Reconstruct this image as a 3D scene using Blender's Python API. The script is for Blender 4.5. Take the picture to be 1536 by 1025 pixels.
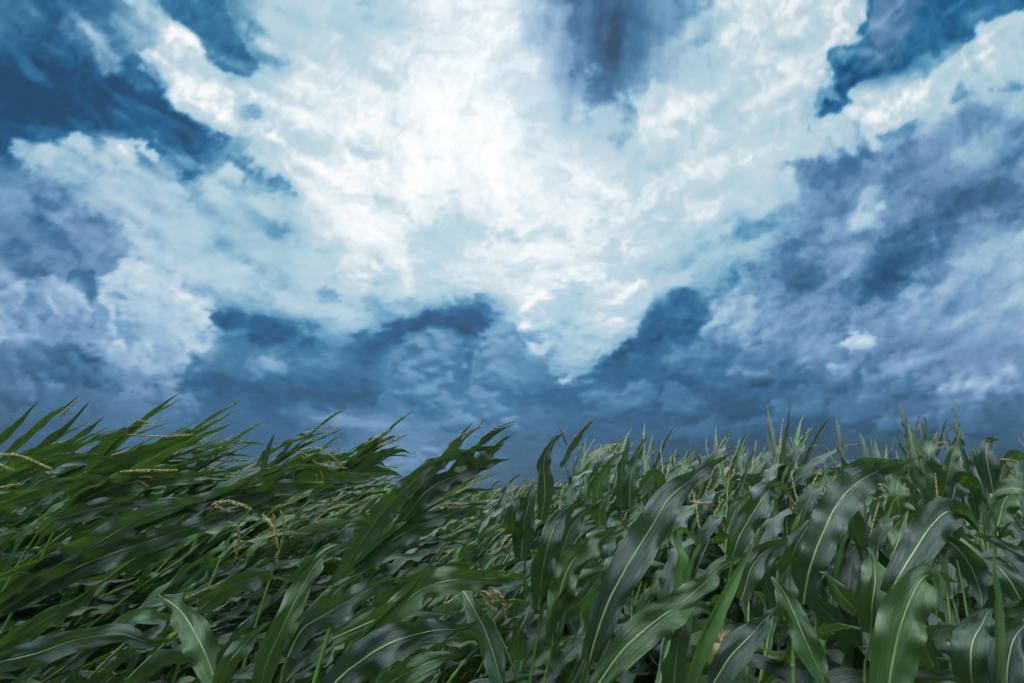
import bpy, bmesh, math, random
import numpy as np
from mathutils import Vector, Matrix

for _o in list(bpy.data.objects):
    bpy.data.objects.remove(_o)
SC = bpy.context.scene
COL = SC.collection
R = math.radians

# ------------------------------------------------------------------ camera
CAM_H, PITCH, FPX = 1.90, R(17.8), 725.0          # eye height, upward tilt, focal length in photo pixels
cam_data = bpy.data.cameras.new('camera')
cam_data.sensor_width = 36.0
cam_data.lens = FPX / 1536 * 36.0
cam_data.clip_start, cam_data.clip_end = 0.05, 5000
cam = bpy.data.objects.new('camera', cam_data)
COL.objects.link(cam)
cam.location = (0, 0, CAM_H)
cam.rotation_euler = (R(90) + PITCH, 0, 0)
SC.camera = cam

# ------------------------------------------------------------------ exposure
SC.view_settings.view_transform = 'Standard'
SC.view_settings.look = 'None'
SC.view_settings.exposure = 0.0
SC.view_settings.gamma = 1.0

# ------------------------------------------------------------------ sun behind the bright cloud
SUN_EL, SUN_AZ = R(46), R(-6)                      # azimuth from +Y towards +X
sun_data = bpy.data.lights.new('sun', 'SUN')
sun_data.energy = 5.0
sun_data.angle = R(14)
sun_data.color = (1.0, 0.86, 0.66)
sun = bpy.data.objects.new('sun', sun_data)
COL.objects.link(sun)
sun_dir = Vector((math.sin(SUN_AZ) * math.cos(SUN_EL), math.cos(SUN_AZ) * math.cos(SUN_EL), math.sin(SUN_EL)))
sun.rotation_euler = sun_dir.to_track_quat('Z', 'Y').to_euler()
sun.location = (0, 0, 30)

# ------------------------------------------------------------------ stormy sky
# The clouds are sketched as tone (dark..light) and tint (teal..violet) with fractal outlines and sunlit relief,
# then laid onto a sky dome by direction.
S = 2
W, H = 1536 // S, 760 // S
CLOUD_TONE = """
42 38 42 65 50 52 78 85 82 86 92 94 84 45 40 50 68 88 85 93 60 42 36 42
32 30 45 60 86 65 65 85 86 93 95 95 88 50 44 60 72 90 95 88 45 48 72 78
31 30 33 36 70 85 86 88 94 93 94 95 90 62 50 80 92 86 82 75 82 76 70 68
40 52 55 45 38 55 82 91 93 94 93 94 92 85 80 90 94 92 86 82 65 60 70 62
58 64 72 74 64 62 70 93 94 94 93 93 92 93 93 91 86 84 72 55 60 62 56 56
50 52 58 68 74 70 72 88 93 90 80 88 92 92 92 86 72 74 68 50 58 48 55 65
48 50 52 75 74 76 76 78 85 90 90 88 90 90 84 68 62 62 52 48 42 52 64 66
58 58 60 72 76 55 56 62 66 60 50 55 78 84 72 45 52 52 50 52 56 56 60 62
46 42 56 64 56 46 52 46 42 52 56 55 75 74 40 42 50 50 46 62 48 48 54 54
40 40 46 48 42 38 42 48 44 48 50 48 46 42 38 40 40 38 40 42 42 44 52 42
36 36 38 38 36 36 36 40 46 50 46 42 40 38 36 36 34 33 33 34 36 38 40 38
35 35 36 36 35 35 35 37 40 42 40 37 36 35 34 33 32 31 31 32 34 35 36 35
"""
CLOUD_TINT = """
40 30 30 20 10 10 10 10 10 10 20 20 30 60 60 50 20 10 10 10 30 15 5 5
20 15 20 30 10 5 5 10 10 10 20 20 40 60 55 40 20 10 10 10 20 5 5 10
15 10 10 10 10 5 5 10 10 10 20 20 30 50 40 20 10 10 5 5 10 15 15 20
30 40 30 10 5 5 10 10 10 10 20 20 30 30 15 10 10 10 10 20 50 60 30 50
50 50 40 30 20 15 15 10 10 10 20 20 20 20 10 10 10 10 20 60 50 50 60 70
70 70 60 40 20 15 10 10 10 10 10 10 10 10 10 10 5 10 20 70 60 80 70 50
80 70 60 50 40 20 15 10 10 10 10 10 10 10 15 20 10 25 60 80 75 70 50 55
80 80 70 60 60 20 15 15 20 15 10 15 15 20 20 20 40 60 70 75 75 75 70 70
95 95 95 95 85 52 46 41 35 35 41 41 41 35 30 41 57 74 85 90 95 95 95 95
95 95 95 95 86 60 60 60 60 60 60 60 60 53 53 60 66 79 92 95 95 95 95 95
89 89 89 89 75 75 75 82 89 89 75 68 68 68 68 68 75 82 89 95 95 95 95 95
89 89 89 89 75 75 75 82 89 89 75 68 68 68 68 68 75 82 89 95 95 95 95 95
"""

def G(t): return np.array([[float(v) for v in r.split()] for r in t.strip().splitlines()]) / 100
def sm(x): x = np.clip(x, 0, 1); return x * x * (3 - 2 * x)
def up(g):
    ys = (np.arange(H) * S + S / 2) / 64 - .5; xs = (np.arange(W) * S + S / 2) / 64 - .5
    def ax(c, n):
        c = np.clip(c, 0, n - 1); i = np.minimum(c.astype(int), n - 2); f = c - i; return i, f * f * (3 - 2 * f)
    iy, fy = ax(ys, g.shape[0]); ix, fx = ax(xs, g.shape[1])
    a = g[iy][:, ix]; b = g[iy][:, ix + 1]; c = g[iy + 1][:, ix]; d = g[iy + 1][:, ix + 1]
    fx = fx[None]; fy = fy[:, None]
    return (a * (1 - fx) + b * fx) * (1 - fy) + (c * (1 - fx) + d * fx) * fy


def perlin(x, y, seed):
    r = np.random.default_rng(seed)
    perm = np.concatenate([r.permutation(256)] * 2); ang = r.uniform(0, 2 * np.pi, 256); gx, gy = np.cos(ang), np.sin(ang)
    ix, iy = np.floor(x).astype(int), np.floor(y).astype(int)
    fx, fy = x - ix, y - iy
    ix &= 255; iy &= 255
    u = fx * fx * fx * (fx * (fx * 6 - 15) + 10); v = fy * fy * fy * (fy * (fy * 6 - 15) + 10)
    def g(a, b):
        h = perm[perm[(ix + a) & 255] + ((iy + b) & 255)]
        return gx[h] * (fx - a) + gy[h] * (fy - b)
    return (g(0, 0) * (1 - u) + g(1, 0) * u) * (1 - v) + (g(0, 1) * (1 - u) + g(1, 1) * u) * v


def fbm(x, y, wl, octs, gain=.55, seed=1, puff=False):
    o = 0; a = 1
    for k in range(octs):
        n = perlin(x / wl + 7.3 * k, y / wl - 3.1 * k, seed + k)
        o = o + a * ((0.35 - np.abs(n)) * 1.6 if puff else n)
        a *= gain; wl /= 2.03
    return o


YY, XX = np.mgrid[0:H, 0:W]; XX = XX * S + S / 2; YY = YY * S + S / 2
QX, QY = XX.astype(float), YY * (1 + 0.55 * (YY / 700.) ** 2)      # clouds crowd together towards the horizon
E1 = fbm(QX, QY, 110, 6, .58, 21); E1 /= E1.std()
E2 = fbm(QX, QY, 60, 5, .60, 41); E2 /= E2.std()
E3 = fbm(QX, QY, 26, 4, .62, 61); E3 /= E3.std()
SK_L = up(G(CLOUD_TONE)); SK_T = up(G(CLOUD_TINT)); SK_A = np.full((H, W), .5)


def put(m, l, t, a, al):
    global SK_L, SK_T, SK_A
    m = m * al
    if l is not None: SK_L = SK_L * (1 - m) + l * m
    if t is not None: SK_T = SK_T * (1 - m) + t * m
    if a is not None: SK_A = SK_A * (1 - m) + a * m
def poly(pts, soft, l, t=None, a=None, al=1):
    p = np.array(pts, float); n = len(p); d = np.full(XX.shape, 1e9); ins = np.zeros(XX.shape, bool)
    for i in range(n):
        x0, y0 = p[i]; x1, y1 = p[(i + 1) % n]
        ex, ey = x1 - x0, y1 - y0
        k = np.clip(((XX - x0) * ex + (YY - y0) * ey) / (ex * ex + ey * ey + 1e-9), 0, 1)
        d = np.minimum(d, np.hypot(XX - x0 - k * ex, YY - y0 - k * ey))
        c = ((y0 <= YY) != (y1 <= YY)); xx = x0 + (YY - y0) * ex / (ey if abs(ey) > 1e-9 else 1e-9)
        ins ^= (c & (XX < xx))
    sd = np.where(ins, d, -d)
    er, so = (soft * .62, soft * .42) if soft < 36 else (soft * .32, soft * .8)
    put(sm((sd + er * E1) / so / 2 + .5), l, t, a, al)
def ell(cx, cy, rx, ry, rot, soft, l, t=None, a=None, al=1):
    c, s = math.cos(math.radians(rot)), math.sin(math.radians(rot))
    u = ((XX - cx) * c + (YY - cy) * s) / rx; v = (-(XX - cx) * s + (YY - cy) * c) / ry
    r = np.hypot(u, v); k = min(1.0, 40. / min(rx, ry)); put(sm((1 - r + (.14 + .16 * k) * E2 + .22 * k * E3 + .12 * E1) / (soft * (.7 + .7 * k)) + .5), l, t, a, al)
def dell(cx, cy, rx, ry, rot, dl, soft=1.2):
    R0 = max(rx, ry) * 1.9; x0 = max(int((cx - R0) / S), 0); x1 = min(int((cx + R0) / S) + 1, W); y0 = max(int((cy - R0) / S), 0); y1 = min(int((cy + R0) / S) + 1, H)
    if x1 <= x0 or y1 <= y0: return
    c, s_ = math.cos(math.radians(rot)), math.sin(math.radians(rot))
    X = XX[y0:y1, x0:x1] - cx; Y = YY[y0:y1, x0:x1] - cy
    u = (X * c + Y * s_) / rx; v = (-X * s_ + Y * c) / ry
    SK_L[y0:y1, x0:x1] += dl * sm((1 - np.hypot(u, v) + .22 * E2[y0:y1, x0:x1]) / soft + .5)
def blur(f, n=1):
    for _ in range(n):
        g = np.pad(f, 1, 'edge')
        f = (g[:-2, 1:-1] + g[2:, 1:-1] + g[1:-1, :-2] + g[1:-1, 2:] + 2 * f) / 6
    return f


def cumulus(cx, cy, rx, ry, n, r0, r1, lit, dark, tint, al=.9, feather=7, seed=0):
    """heap of rounded lumps, lit from the bright opening of the sky and shaded below"""
    r_ = np.random.default_rng(seed + int(cx * 7 + cy))
    R0 = max(rx, ry) * 1.5 + r1 + 20
    x0, x1 = max(int((cx - R0) / S), 0), min(int((cx + R0) / S) + 1, W)
    y0, y1 = max(int((cy - R0) / S), 0), min(int((cy + R0) / S) + 1, H)
    sl = (slice(y0, y1), slice(x0, x1))
    X = XX[sl] + 4.5 * E2[sl] + 1.6 * E3[sl] + 4 * E1[sl]
    Y = YY[sl] + 4.5 * E1[sl] - 1.6 * E3[sl] + 3 * E2[sl]
    Z = np.full(X.shape, -40.0)
    AL = np.zeros(X.shape)
    lumps = []
    for k in range(n):
        a = r_.uniform(0, 2 * np.pi); q = math.sqrt(r_.uniform(0, 1))
        lumps.append((cx + rx * q * math.cos(a), cy + ry * q * math.sin(a), r_.uniform(r0, r1) * (1.15 - .45 * q)))
    for (lx, ly, lr) in list(lumps):
        for k in range(4):
            a = r_.uniform(0, 2 * np.pi)
            lumps.append((lx + lr * .8 * math.cos(a), ly + lr * .8 * math.sin(a), lr * r_.uniform(.25, .5)))
    for lx, ly, lr in lumps:
        d = np.hypot(X - lx, (Y - ly) * 1.1)
        Z = np.maximum(Z, np.sqrt(np.maximum(lr * lr - d * d, 0)) + (d < lr) * lr * .3 - (d >= lr) * 40)
        AL = np.maximum(AL, np.clip((lr - d) / feather + .5, 0, 1))
    Z = blur(np.maximum(Z, 0), 3)
    gy, gx = np.gradient(Z, S)
    tx, ty = 790 - cx, 200 - cy
    tl = math.hypot(tx, ty) + 1
    k = 1 / np.sqrt(gx * gx + gy * gy + 1)
    sh = np.clip(.45 - (gx * tx / tl * .8 + gy * ty / tl * .8) * k * .62 + .12 * k, 0, 1)
    sh = blur(sh, 2) - .30 * sm((YY[sl] - cy) / (ry * 1.2)) + .08 * E2[sl] * .5
    m = sm(AL) * al
    m = blur(m, 1)
    SK_L[sl] = SK_L[sl] * (1 - m) + (dark + (lit - dark) * np.clip(sh, 0, 1.15)) * m
    SK_T[sl] = SK_T[sl] * (1 - m) + tint * m


rng = np.random.default_rng(7)
def puff(cx, cy, r, hi, lo, sx=1.15):
    dell(cx, cy - r * .25, r * sx, r * .75, rng.uniform(-20, 20), hi, .55)
    dell(cx + rng.uniform(-.2, .2) * r, cy + r * .45, r * sx * .95, r * .55, rng.uniform(-15, 15), lo, 1.)
def puffs(pts, n, r0, r1, hi, lo):
    p = np.array(pts, float); seg = np.hypot(*np.diff(p, axis=0).T); cum = np.r_[0, np.cumsum(seg)]
    for k in range(n):
        t = rng.uniform(0, cum[-1]); i = min(np.searchsorted(cum, t, side='right') - 1, len(seg) - 1); f = (t - cum[i]) / seg[i]
        c = p[i] * (1 - f) + p[i + 1] * f; r = rng.uniform(r0, r1)
        puff(c[0] + rng.normal() * r * .4, c[1] + rng.normal() * r * .4, r, hi * rng.uniform(.5, 1.2), lo * rng.uniform(.4, 1.2))


# ---- left blue gap
poly([(-20,70),(90,98),(150,84),(205,128),(262,134),(290,185),(345,222),(400,238),(445,290),(400,285),(330,245),(290,255),(240,235),(165,190),(95,222),(-20,228)],26,.30,.1,.25)
poly([(300,220),(400,245),(450,300),(400,330),(330,285)],40,.58,.05,.2,.7)
ell(360,340,95,60,20,.9,.71,.08,.15,.8)
# wisps over the gap top left
poly([(60,40),(120,20),(190,60),(180,100),(120,70)],26,.50,.5,.6,.7)
poly([(130,40),(165,60),(185,95),(165,98),(140,70)],14,.62,.3,.6,.7)
poly([(150,30),(190,40),(225,100),(205,110),(180,70)],14,.36,.1,.4,.8)
poly([(190,100),(250,115),(240,140),(205,130)],14,.34,.1,.5,.8)
# cloud on its upper right
poly([(205,75),(250,30),(300,40),(315,75),(300,95),(345,110),(370,155),(420,220),(350,190),(290,165),(235,115)],18,.88,.1,.7)
poly([(190,0),(235,0),(230,30),(215,45),(200,25)],16,.82,.1,.7,.8)
poly([(232,0),(330,0),(338,40),(365,75),(388,95),(372,112),(340,112),(312,80),(305,45),(270,30)],14,.42,.05,.6)
ell(415,86,18,10,20,.8,.55,.05,.6,.9)
ell(380,45,14,12,20,.8,.48,.05,.6,.8)
ell(366,140,12,8,20,.8,.45,.05,.6,.9); ell(380,168,22,14,0,.8,.55,.05,.6,.8)
ell(470,150,26,14,10,.9,.76,.05,.3,.9); ell(490,105,28,22,0,.9,.78,.05,.3,.8); ell(430,25,30,22,0,.9,.74,.05,.3,.7)
ell(540,25,50,22,-10,.9,.74,.08,.3,.7); ell(520,80,45,18,30,.9,.80,.05,.3,.6)
# tongue of cloud in the gap bottom
poly([(155,205),(175,208),(220,235),(228,262),(200,255),(165,230)],12,.78,.25,.6)
poly([(45,225),(120,205),(150,225),(240,300),(330,365),(250,330),(120,290),(60,262)],30,.74,.3,.6,.8)
ell(345,258,20,12,40,.8,.82,.15,.6,.9); ell(400,302,22,9,10,.8,.80,.15,.5,.8); ell(325,287,22,10,15,.8,.78,.15,.5,.8)
poly([(225,265),(290,300),(330,330),(300,325),(240,290)],12,.80,.2,.5,.8)
# sharp bright edge at 460,300
poly([(425,240),(520,280),(560,420),(500,395),(455,345),(458,300)],16,.94,.1,.2)
# ---- rain shaft top
poly([(825,-20),(1000,-20),(990,50),(960,110),(940,165),(925,205),(895,190),(880,150),(850,110),(828,55)],50,.43,.55,.35)
poly([(860,-20),(960,-20),(960,60),(930,110),(905,110),(880,60)],50,.36,.50,.3,.85)
ell(835,70,22,55,0,1.,.68,.7,.25,.5)
poly([(990,-20),(1080,-20),(1060,60),(1010,110),(950,130)],50,.66,.35,.35,.6)
ell(905,185,60,40,0,1.3,.78,.15,.4,.8); ell(810,175,25,14,0,1,.80,.2,.3,.7)
# white clumps right of it
ell(1110,25,50,40,0,.8,.93,.1,.7,.7); ell(1150,35,18,25,0,.9,.78,.05,.4,.8); ell(1230,25,70,45,0,.8,.95,.1,.7,.7)
ell(1140,150,38,28,0,.9,.80,.05,.3,.8); ell(1028,190,11,14,0,.9,.70,.1,.4,.8); ell(1006,230,18,24,0,.9,.78,.1,.4,.8); ell(1190,230,55,24,0,.9,.82,.1,.4,.6)
ell(930,245,14,10,0,.9,.84,.2,.4,.8)
# upper right gap
poly([(1290,30),(1305,-20),(1560,-20),(1560,10),(1500,42),(1450,58),(1410,88),(1360,105),(1320,118),(1290,135),(1262,165),(1225,185),(1250,130),(1240,78),(1280,70)],24,.36,.02,.6)
poly([(1312,-20),(1390,-20),(1350,50),(1332,112),(1322,112),(1310,55)],20,.48,.85,.3,.8)
ell(1490,18,40,10,-15,.9,.50,.1,.6,.6)
ell(1285,82,22,8,-10,.9,.62,.05,.7,.5)
poly([(1240,190),(1330,125),(1420,95),(1470,55),(1560,10),(1560,90),(1480,130),(1400,175),(1300,200),(1230,215)],14,.84,.1,.8)
poly([(1430,105),(1500,70),(1560,60),(1560,130),(1480,140)],30,.72,.1,.7,.6)
ell(1350,195,40,8,-20,.9,.46,.02,.7,.9); ell(1420,145,30,9,-25,.9,.52,.02,.7,.8); ell(1520,130,30,8,-10,.9,.48,.02,.7,.7); ell(1245,175,28,12,-40,.9,.42,.0,.6,.7)
# ---- right dark masses
poly([(1222,252),(1290,215),(1390,205),(1440,168),(1478,165),(1440,225),(1470,240),(1540,200),(1560,330),(1450,345),(1410,410),(1330,450),(1280,440),(1180,430),(1165,392),(1195,330),(1215,290)],40,.50,.75,.45,.85)
ell(1265,250,60,22,-10,.9,.44,.7,.4,.8); ell(1210,395,45,50,-25,.9,.44,.7,.4,.8); ell(1340,390,75,38,-35,1.,.37,.7,.35,.9); ell(1322,418,38,26,-35,1,.32,.5,.3,.9)
ell(1460,290,80,32,-25,1,.46,.85,.4,.8); ell(1530,300,50,40,-20,1,.42,.9,.4,.8)
ell(1300,295,22,16,-20,1,.72,.3,.6,.7); ell(1298,332,20,16,0,1,.74,.2,.6,.7); ell(1240,345,18,22,0,1,.62,.5,.4,.6); ell(1480,225,40,22,-30,1,.70,.3,.5,.6)
ell(1500,375,55,28,-20,1,.68,.4,.5,.8); ell(1370,440,28,10,-40,1,.74,.4,.6,.8); ell(1460,440,90,30,-15,1,.62,.6,.5,.6)
ell(1285,400,14,40,15,1,.60,.55,.5,.6)
# teal patches of centre right
ell(1080,352,75,20,-3,.8,.68,.05,.5,.8); ell(1125,347,24,9,0,.9,.58,.0,.6,.6); ell(1020,350,30,14,0,.9,.70,.05,.5,.6)
ell(690,340,55,15,8,.8,.76,.0,.6,.9); ell(720,352,20,10,0,.9,.72,.0,.5,.8); ell(740,300,50,10,0,.9,.88,.2,.3,.6)
ell(1060,280,40,12,0,.9,.82,.05,.5,.7)
# ---- middle left: pale teal veil, streaky cloud
poly([(330,300),(455,300),(520,400),(480,420),(390,400),(300,370)],50,.72,.06,.2,.7)
poly([(170,330),(260,370),(340,400),(480,430),(560,470),(440,470),(340,430),(230,400)],30,.78,.25,.6,.7)
ell(155,355,50,20,35,1,.46,.8,.3,.8); ell(60,290,60,14,20,1,.48,.75,.4,.7); ell(90,370,70,14,10,1,.47,.8,.4,.6); ell(40,395,50,14,10,1,.42,.8,.4,.6)
ell(495,448,14,12,0,1,.58,.1,.5,.9); ell(560,440,20,14,0,1,.74,.1,.5,.8); ell(570,420,16,9,0,1,.76,.1,.5,.8)
poly([(500,400),(540,415),(556,425),(545,430),(520,420)],9,.88,.1,.7,.9)
# ---- left cumulus
poly([(142,445),(160,415),(190,400),(220,395),(255,408),(285,430),(310,450),(322,490),(318,525),(280,540),(240,560),(190,560),(160,520),(150,480)],12,.79,.45,.7)
ell(235,482,55,36,30,1,.66,.75,.4,.7); ell(300,500,22,40,0,1,.84,.3,.7,.7); ell(200,420,35,16,-15,1,.84,.3,.7,.7)
ell(180,545,60,30,10,1,.62,.8,.6,.7); ell(240,565,60,22,20,1,.56,.8,.6,.7)
poly([(-20,400),(40,410),(60,445),(100,430),(130,455),(132,480),(100,500),(60,500),(-20,490)],16,.64,.8,.6,.8)
ell(40,450,26,20,30,1,.42,.7,.5,.7); ell(5,465,18,30,0,1,.70,.7,.6,.8); ell(40,508,45,10,5,1,.74,.8,.6,.7)
poly([(110,410),(140,405),(148,450),(150,500),(138,500),(128,465),(108,440)],10,.38,.6,.3,.9)
ell(105,548,62,28,12,1,.33,.6,.3,.95); ell(60,530,30,14,0,1,.46,.8,.4,.6); ell(105,590,25,12,0,1,.38,.6,.4,.7)
poly([(220,590),(250,575),(275,582),(292,605),(285,625),(240,630)],12,.54,.8,.5,.8); ell(60,600,80,18,0,1,.44,.8,.4,.6)
# ---- dark bands centre left
poly([(318,480),(360,470),(420,490),(470,495),(540,500),(500,520),(420,520),(350,500)],16,.36,.2,.4,.85)
poly([(560,500),(600,475),(650,465),(740,475),(730,500),(640,500),(600,520)],18,.34,.15,.35,.9)
poly([(540,500),(620,512),(590,545),(560,560),(520,525)],30,.42,.2,.4,.7)
ell(600,455,60,12,0,1,.62,.1,.5,.6); ell(700,450,60,16,10,1,.62,.08,.5,.7); ell(400,530,28,18,0,1,.58,.35,.8,.7); ell(402,555,24,13,-10,1,.66,.45,.8,.8); ell(490,540,40,12,5,1,.56,.4,.6,.6); ell(430,518,30,8,0,1,.62,.35,.7,.6)
ell(310,550,24,14,0,1,.42,.5,.4,.7)
poly([(290,570),(400,560),(570,575),(560,610),(420,610),(320,590)],30,.35,.4,.3,.8)
ell(330,615,80,18,5,1,.37,.4,.3,.7)
poly([(430,612),(520,625),(640,620),(700,640),(620,660),(520,650)],18,.52,.65,.5,.7); ell(540,632,50,7,5,1,.60,.8,.5,.7)
ell(460,650,60,14,8,1,.34,.4,.3,.7); ell(610,680,40,20,0,1,.54,.7,.5,.7)
# ---- centre cumulus towers
poly([(570,560),(590,520),(615,502),(650,498),(680,505),(698,530),(690,600),(640,640),(580,610)],11,.53,.3,.55)
ell(640,515,45,12,0,1,.58,.25,.6,.7); ell(690,535,8,20,0,1,.42,.2,.5,.7); ell(660,568,16,9,-20,1,.62,.4,.7,.6)
poly([(712,530),(735,495),(770,478),(800,500),(830,560),(790,590),(720,600),(700,570)],12,.55,.3,.6)
ell(760,505,30,18,-20,1,.48,.3,.5,.6); ell(720,560,25,10,-20,1,.60,.4,.6,.6); ell(780,580,50,18,0,1,.42,.3,.4,.7)
# ---- big bright cloud bottom centre
poly([(770,480),(790,440),(830,415),(890,410),(960,420),(980,440),(960,480),(930,520),(890,550),(840,570),(800,548),(780,510)],14,.89,.15,.7)
ell(835,468,42,20,-30,1,.66,.1,.5,.85); ell(860,520,40,14,-20,1,.74,.35,.5,.6); ell(925,450,14,22,20,1,.64,.1,.5,.6); ell(900,480,40,14,-30,1,.92,.1,.6,.5); ell(845,545,35,14,-10,1,.82,.4,.6,.6)
ell(880,395,70,16,-10,1,.92,.1,.7,.6)
poly([(960,490),(985,455),(1030,440),(1060,480),(1050,530),(980,550),(920,545),(890,560)],26,.40,.15,.6,.85)
ell(975,505,40,22,-30,1,.34,.2,.4,.8); ell(940,560,60,22,0,1,.35,.25,.4,.8); ell(1020,470,16,20,-40,1,.58,.2,.7,.6); ell(1085,435,25,18,-40,1,.42,.05,.6,.8)
poly([(1045,450),(1080,435),(1130,410),(1160,440),(1150,500),(1090,520),(1060,490)],20,.56,.55,.6,.7); ell(1090,448,22,10,-30,1,.70,.35,.7,.7)
ell(1045,522,14,12,0,1,.62,.4,.8,.6); ell(1145,500,40,10,-15,1,.60,.7,.6,.6); ell(1040,570,60,16,-25,1,.36,.35,.4,.7)
ell(1240,500,30,10,-10,1,.40,.45,.5,.8); ell(1285,512,28,13,-8,.8,.88,.5,.8); ell(1250,535,45,8,-8,1,.60,.65,.7,.6); ell(1300,550,28,30,10,1,.40,.5,.4,.6)
ell(1120,560,80,24,-20,1,.47,.5,.5,.6)
ell(1140,620,90,26,0,1,.33,.45,.35,.9); ell(1000,600,70,30,0,1,.36,.35,.35,.7)
ell(1480,580,60,13,-8,1,.66,.85,.6,.85); ell(1400,590,30,20,0,1,.40,.7,.4,.6); ell(1440,560,80,8,-10,1,.56,.85,.5,.5); ell(1340,575,25,14,0,1,.38,.6,.5,.6)
ell(1370,620,60,14,0,1,.37,.7,.35,.6); ell(1500,630,40,14,-10,1,.36,.7,.35,.7)

# crowns of the cumulus heads
puffs([(146, 450), (165, 415), (200, 398), (250, 408), (290, 432), (315, 465), (318, 520)], 40, 8, 22, .026, -.03)
puffs([(170, 470), (240, 450), (300, 480), (230, 530)], 24, 14, 30, .015, -.03)
puffs([(150, 520), (200, 560), (270, 560)], 18, 12, 24, .026, -.035)
puffs([(0, 420), (50, 435), (70, 450), (100, 432), (130, 458)], 22, 9, 20, .03, -.035)
puffs([(575, 550), (592, 520), (620, 503), (655, 498), (685, 510), (697, 535)], 30, 7, 17, .03, -.03)
puffs([(600, 560), (650, 540), (680, 580), (620, 600)], 22, 10, 24, .015, -.03)
puffs([(712, 530), (738, 495), (770, 480), (805, 505)], 26, 8, 18, .03, -.035)
puffs([(730, 560), (790, 540), (820, 580), (740, 600)], 22, 10, 24, .015, -.03)
puffs([(775, 470), (795, 438), (840, 418), (890, 430), (935, 440), (975, 432)], 28, 8, 20, .03, -.035)
puffs([(960, 470), (930, 520), (890, 550), (840, 566), (800, 545)], 28, 8, 18, .026, -.03)
puffs([(1040, 500), (1060, 470), (1090, 448), (1120, 425)], 24, 8, 18, .03, -.035)
puffs([(1000, 560), (1060, 530), (1120, 525), (1180, 520)], 24, 10, 24, .022, -.035)
puffs([(1240, 515), (1270, 500), (1305, 510)], 14, 7, 13, .03, -.035)
puffs([(1040, 580), (1100, 560), (1160, 560), (1240, 560), (1330, 540)], 32, 12, 28, .022, -.035)
puffs([(1300, 600), (1380, 580), (1440, 570), (1530, 560)], 28, 9, 22, .026, -.035)
puffs([(380, 560), (405, 545), (430, 530)], 12, 7, 14, .03, -.03)
puffs([(225, 592), (255, 578), (285, 595)], 14, 8, 16, .026, -.035)
puffs([(505, 405), (540, 418), (575, 412), (620, 395)], 20, 8, 18, .026, -.035)
puffs([(1230, 200), (1300, 150), (1380, 118), (1440, 95), (1500, 45)], 40, 8, 20, .026, -.035)
puffs([(240, 60), (290, 60), (310, 95), (350, 120), (380, 170), (430, 230)], 36, 7, 18, .026, -.035)
puffs([(1090, 20), (1160, 60), (1240, 60), (1270, 30)], 30, 9, 22, .022, -.035)

# second pass over the low storm bank
poly([(330, 482), (400, 488), (470, 500), (540, 512), (600, 480), (640, 468), (700, 474), (745, 485), (720, 512), (640, 505), (590, 530), (560, 560), (470, 540), (400, 520), (340, 500)], 42, .31, .15, .4, .95)
ell(420, 545, 120, 22, 4, 1, .43, .35, .4, .6); ell(405, 550, 24, 11, -10, 1, .56, .45, .5, .7); ell(410, 527, 26, 8, 0, 1, .55, .35, .5, .6); ell(490, 545, 34, 8, 5, 1, .50, .4, .4, .6)
poly([(285, 578), (420, 565), (560, 578), (572, 602), (440, 612), (330, 600)], 40, .31, .4, .25, .9)
poly([(573, 560), (580, 535), (600, 515), (625, 502), (655, 497), (682, 503), (697, 525), (700, 560), (702, 640), (600, 645), (572, 600)], 8, .45, .35, .4)
ell(645, 509, 44, 9, 0, .9, .55, .25, .4, .8); ell(592, 532, 20, 10, -45, .9, .51, .25, .4, .7); ell(664, 568, 34, 18, -10, 1, .42, .4, .4, .7); ell(660, 567, 13, 6, -20, 1, .58, .4, .5, .7); ell(620, 610, 50, 24, 0, 1, .47, .45, .4, .6)
ell(704, 545, 7, 30, 0, .9, .35, .2, .3, .8)
poly([(708, 565), (716, 530), (735, 502), (758, 488), (774, 490), (790, 522), (818, 562), (790, 582), (720, 592)], 9, .50, .35, .4)
ell(748, 496, 30, 10, -30, .9, .60, .25, .4, .8); ell(768, 540, 42, 26, 0, 1, .42, .3, .4, .8); ell(740, 582, 36, 9, -14, 1, .56, .45, .4, .7); ell(805, 592, 80, 20, 0, 1, .36, .35, .3, .8)
poly([(930, 565), (960, 525), (985, 485), (1005, 455), (1040, 445), (1062, 470), (1050, 510), (1020, 545), (960, 565)], 46, .34, .2, .45, .65)
ell(1010, 500, 24, 12, -40, 1, .48, .2, .5, .6); ell(1025, 470, 14, 10, -30, 1, .54, .2, .5, .6); ell(1042, 522, 15, 11, -20, 1, .58, .4, .5, .6)
poly([(1060, 600), (1120, 575), (1200, 580), (1260, 610), (1230, 650), (1100, 655), (1040, 640)], 30, .31, .45, .25, .8)
poly([(820, 600), (960, 580), (1010, 600), (1000, 650), (860, 650)], 30, .34, .35, .25, .7)
poly([(425, 612), (520, 622), (640, 618), (700, 640), (620, 658), (520, 648)], 12, .50, .7, .4, .8); ell(530, 632, 48, 6, 5, 1, .58, .8, .4, .7); ell(640, 690, 60, 14, -6, 1, .52, .7, .5, .8)
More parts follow.
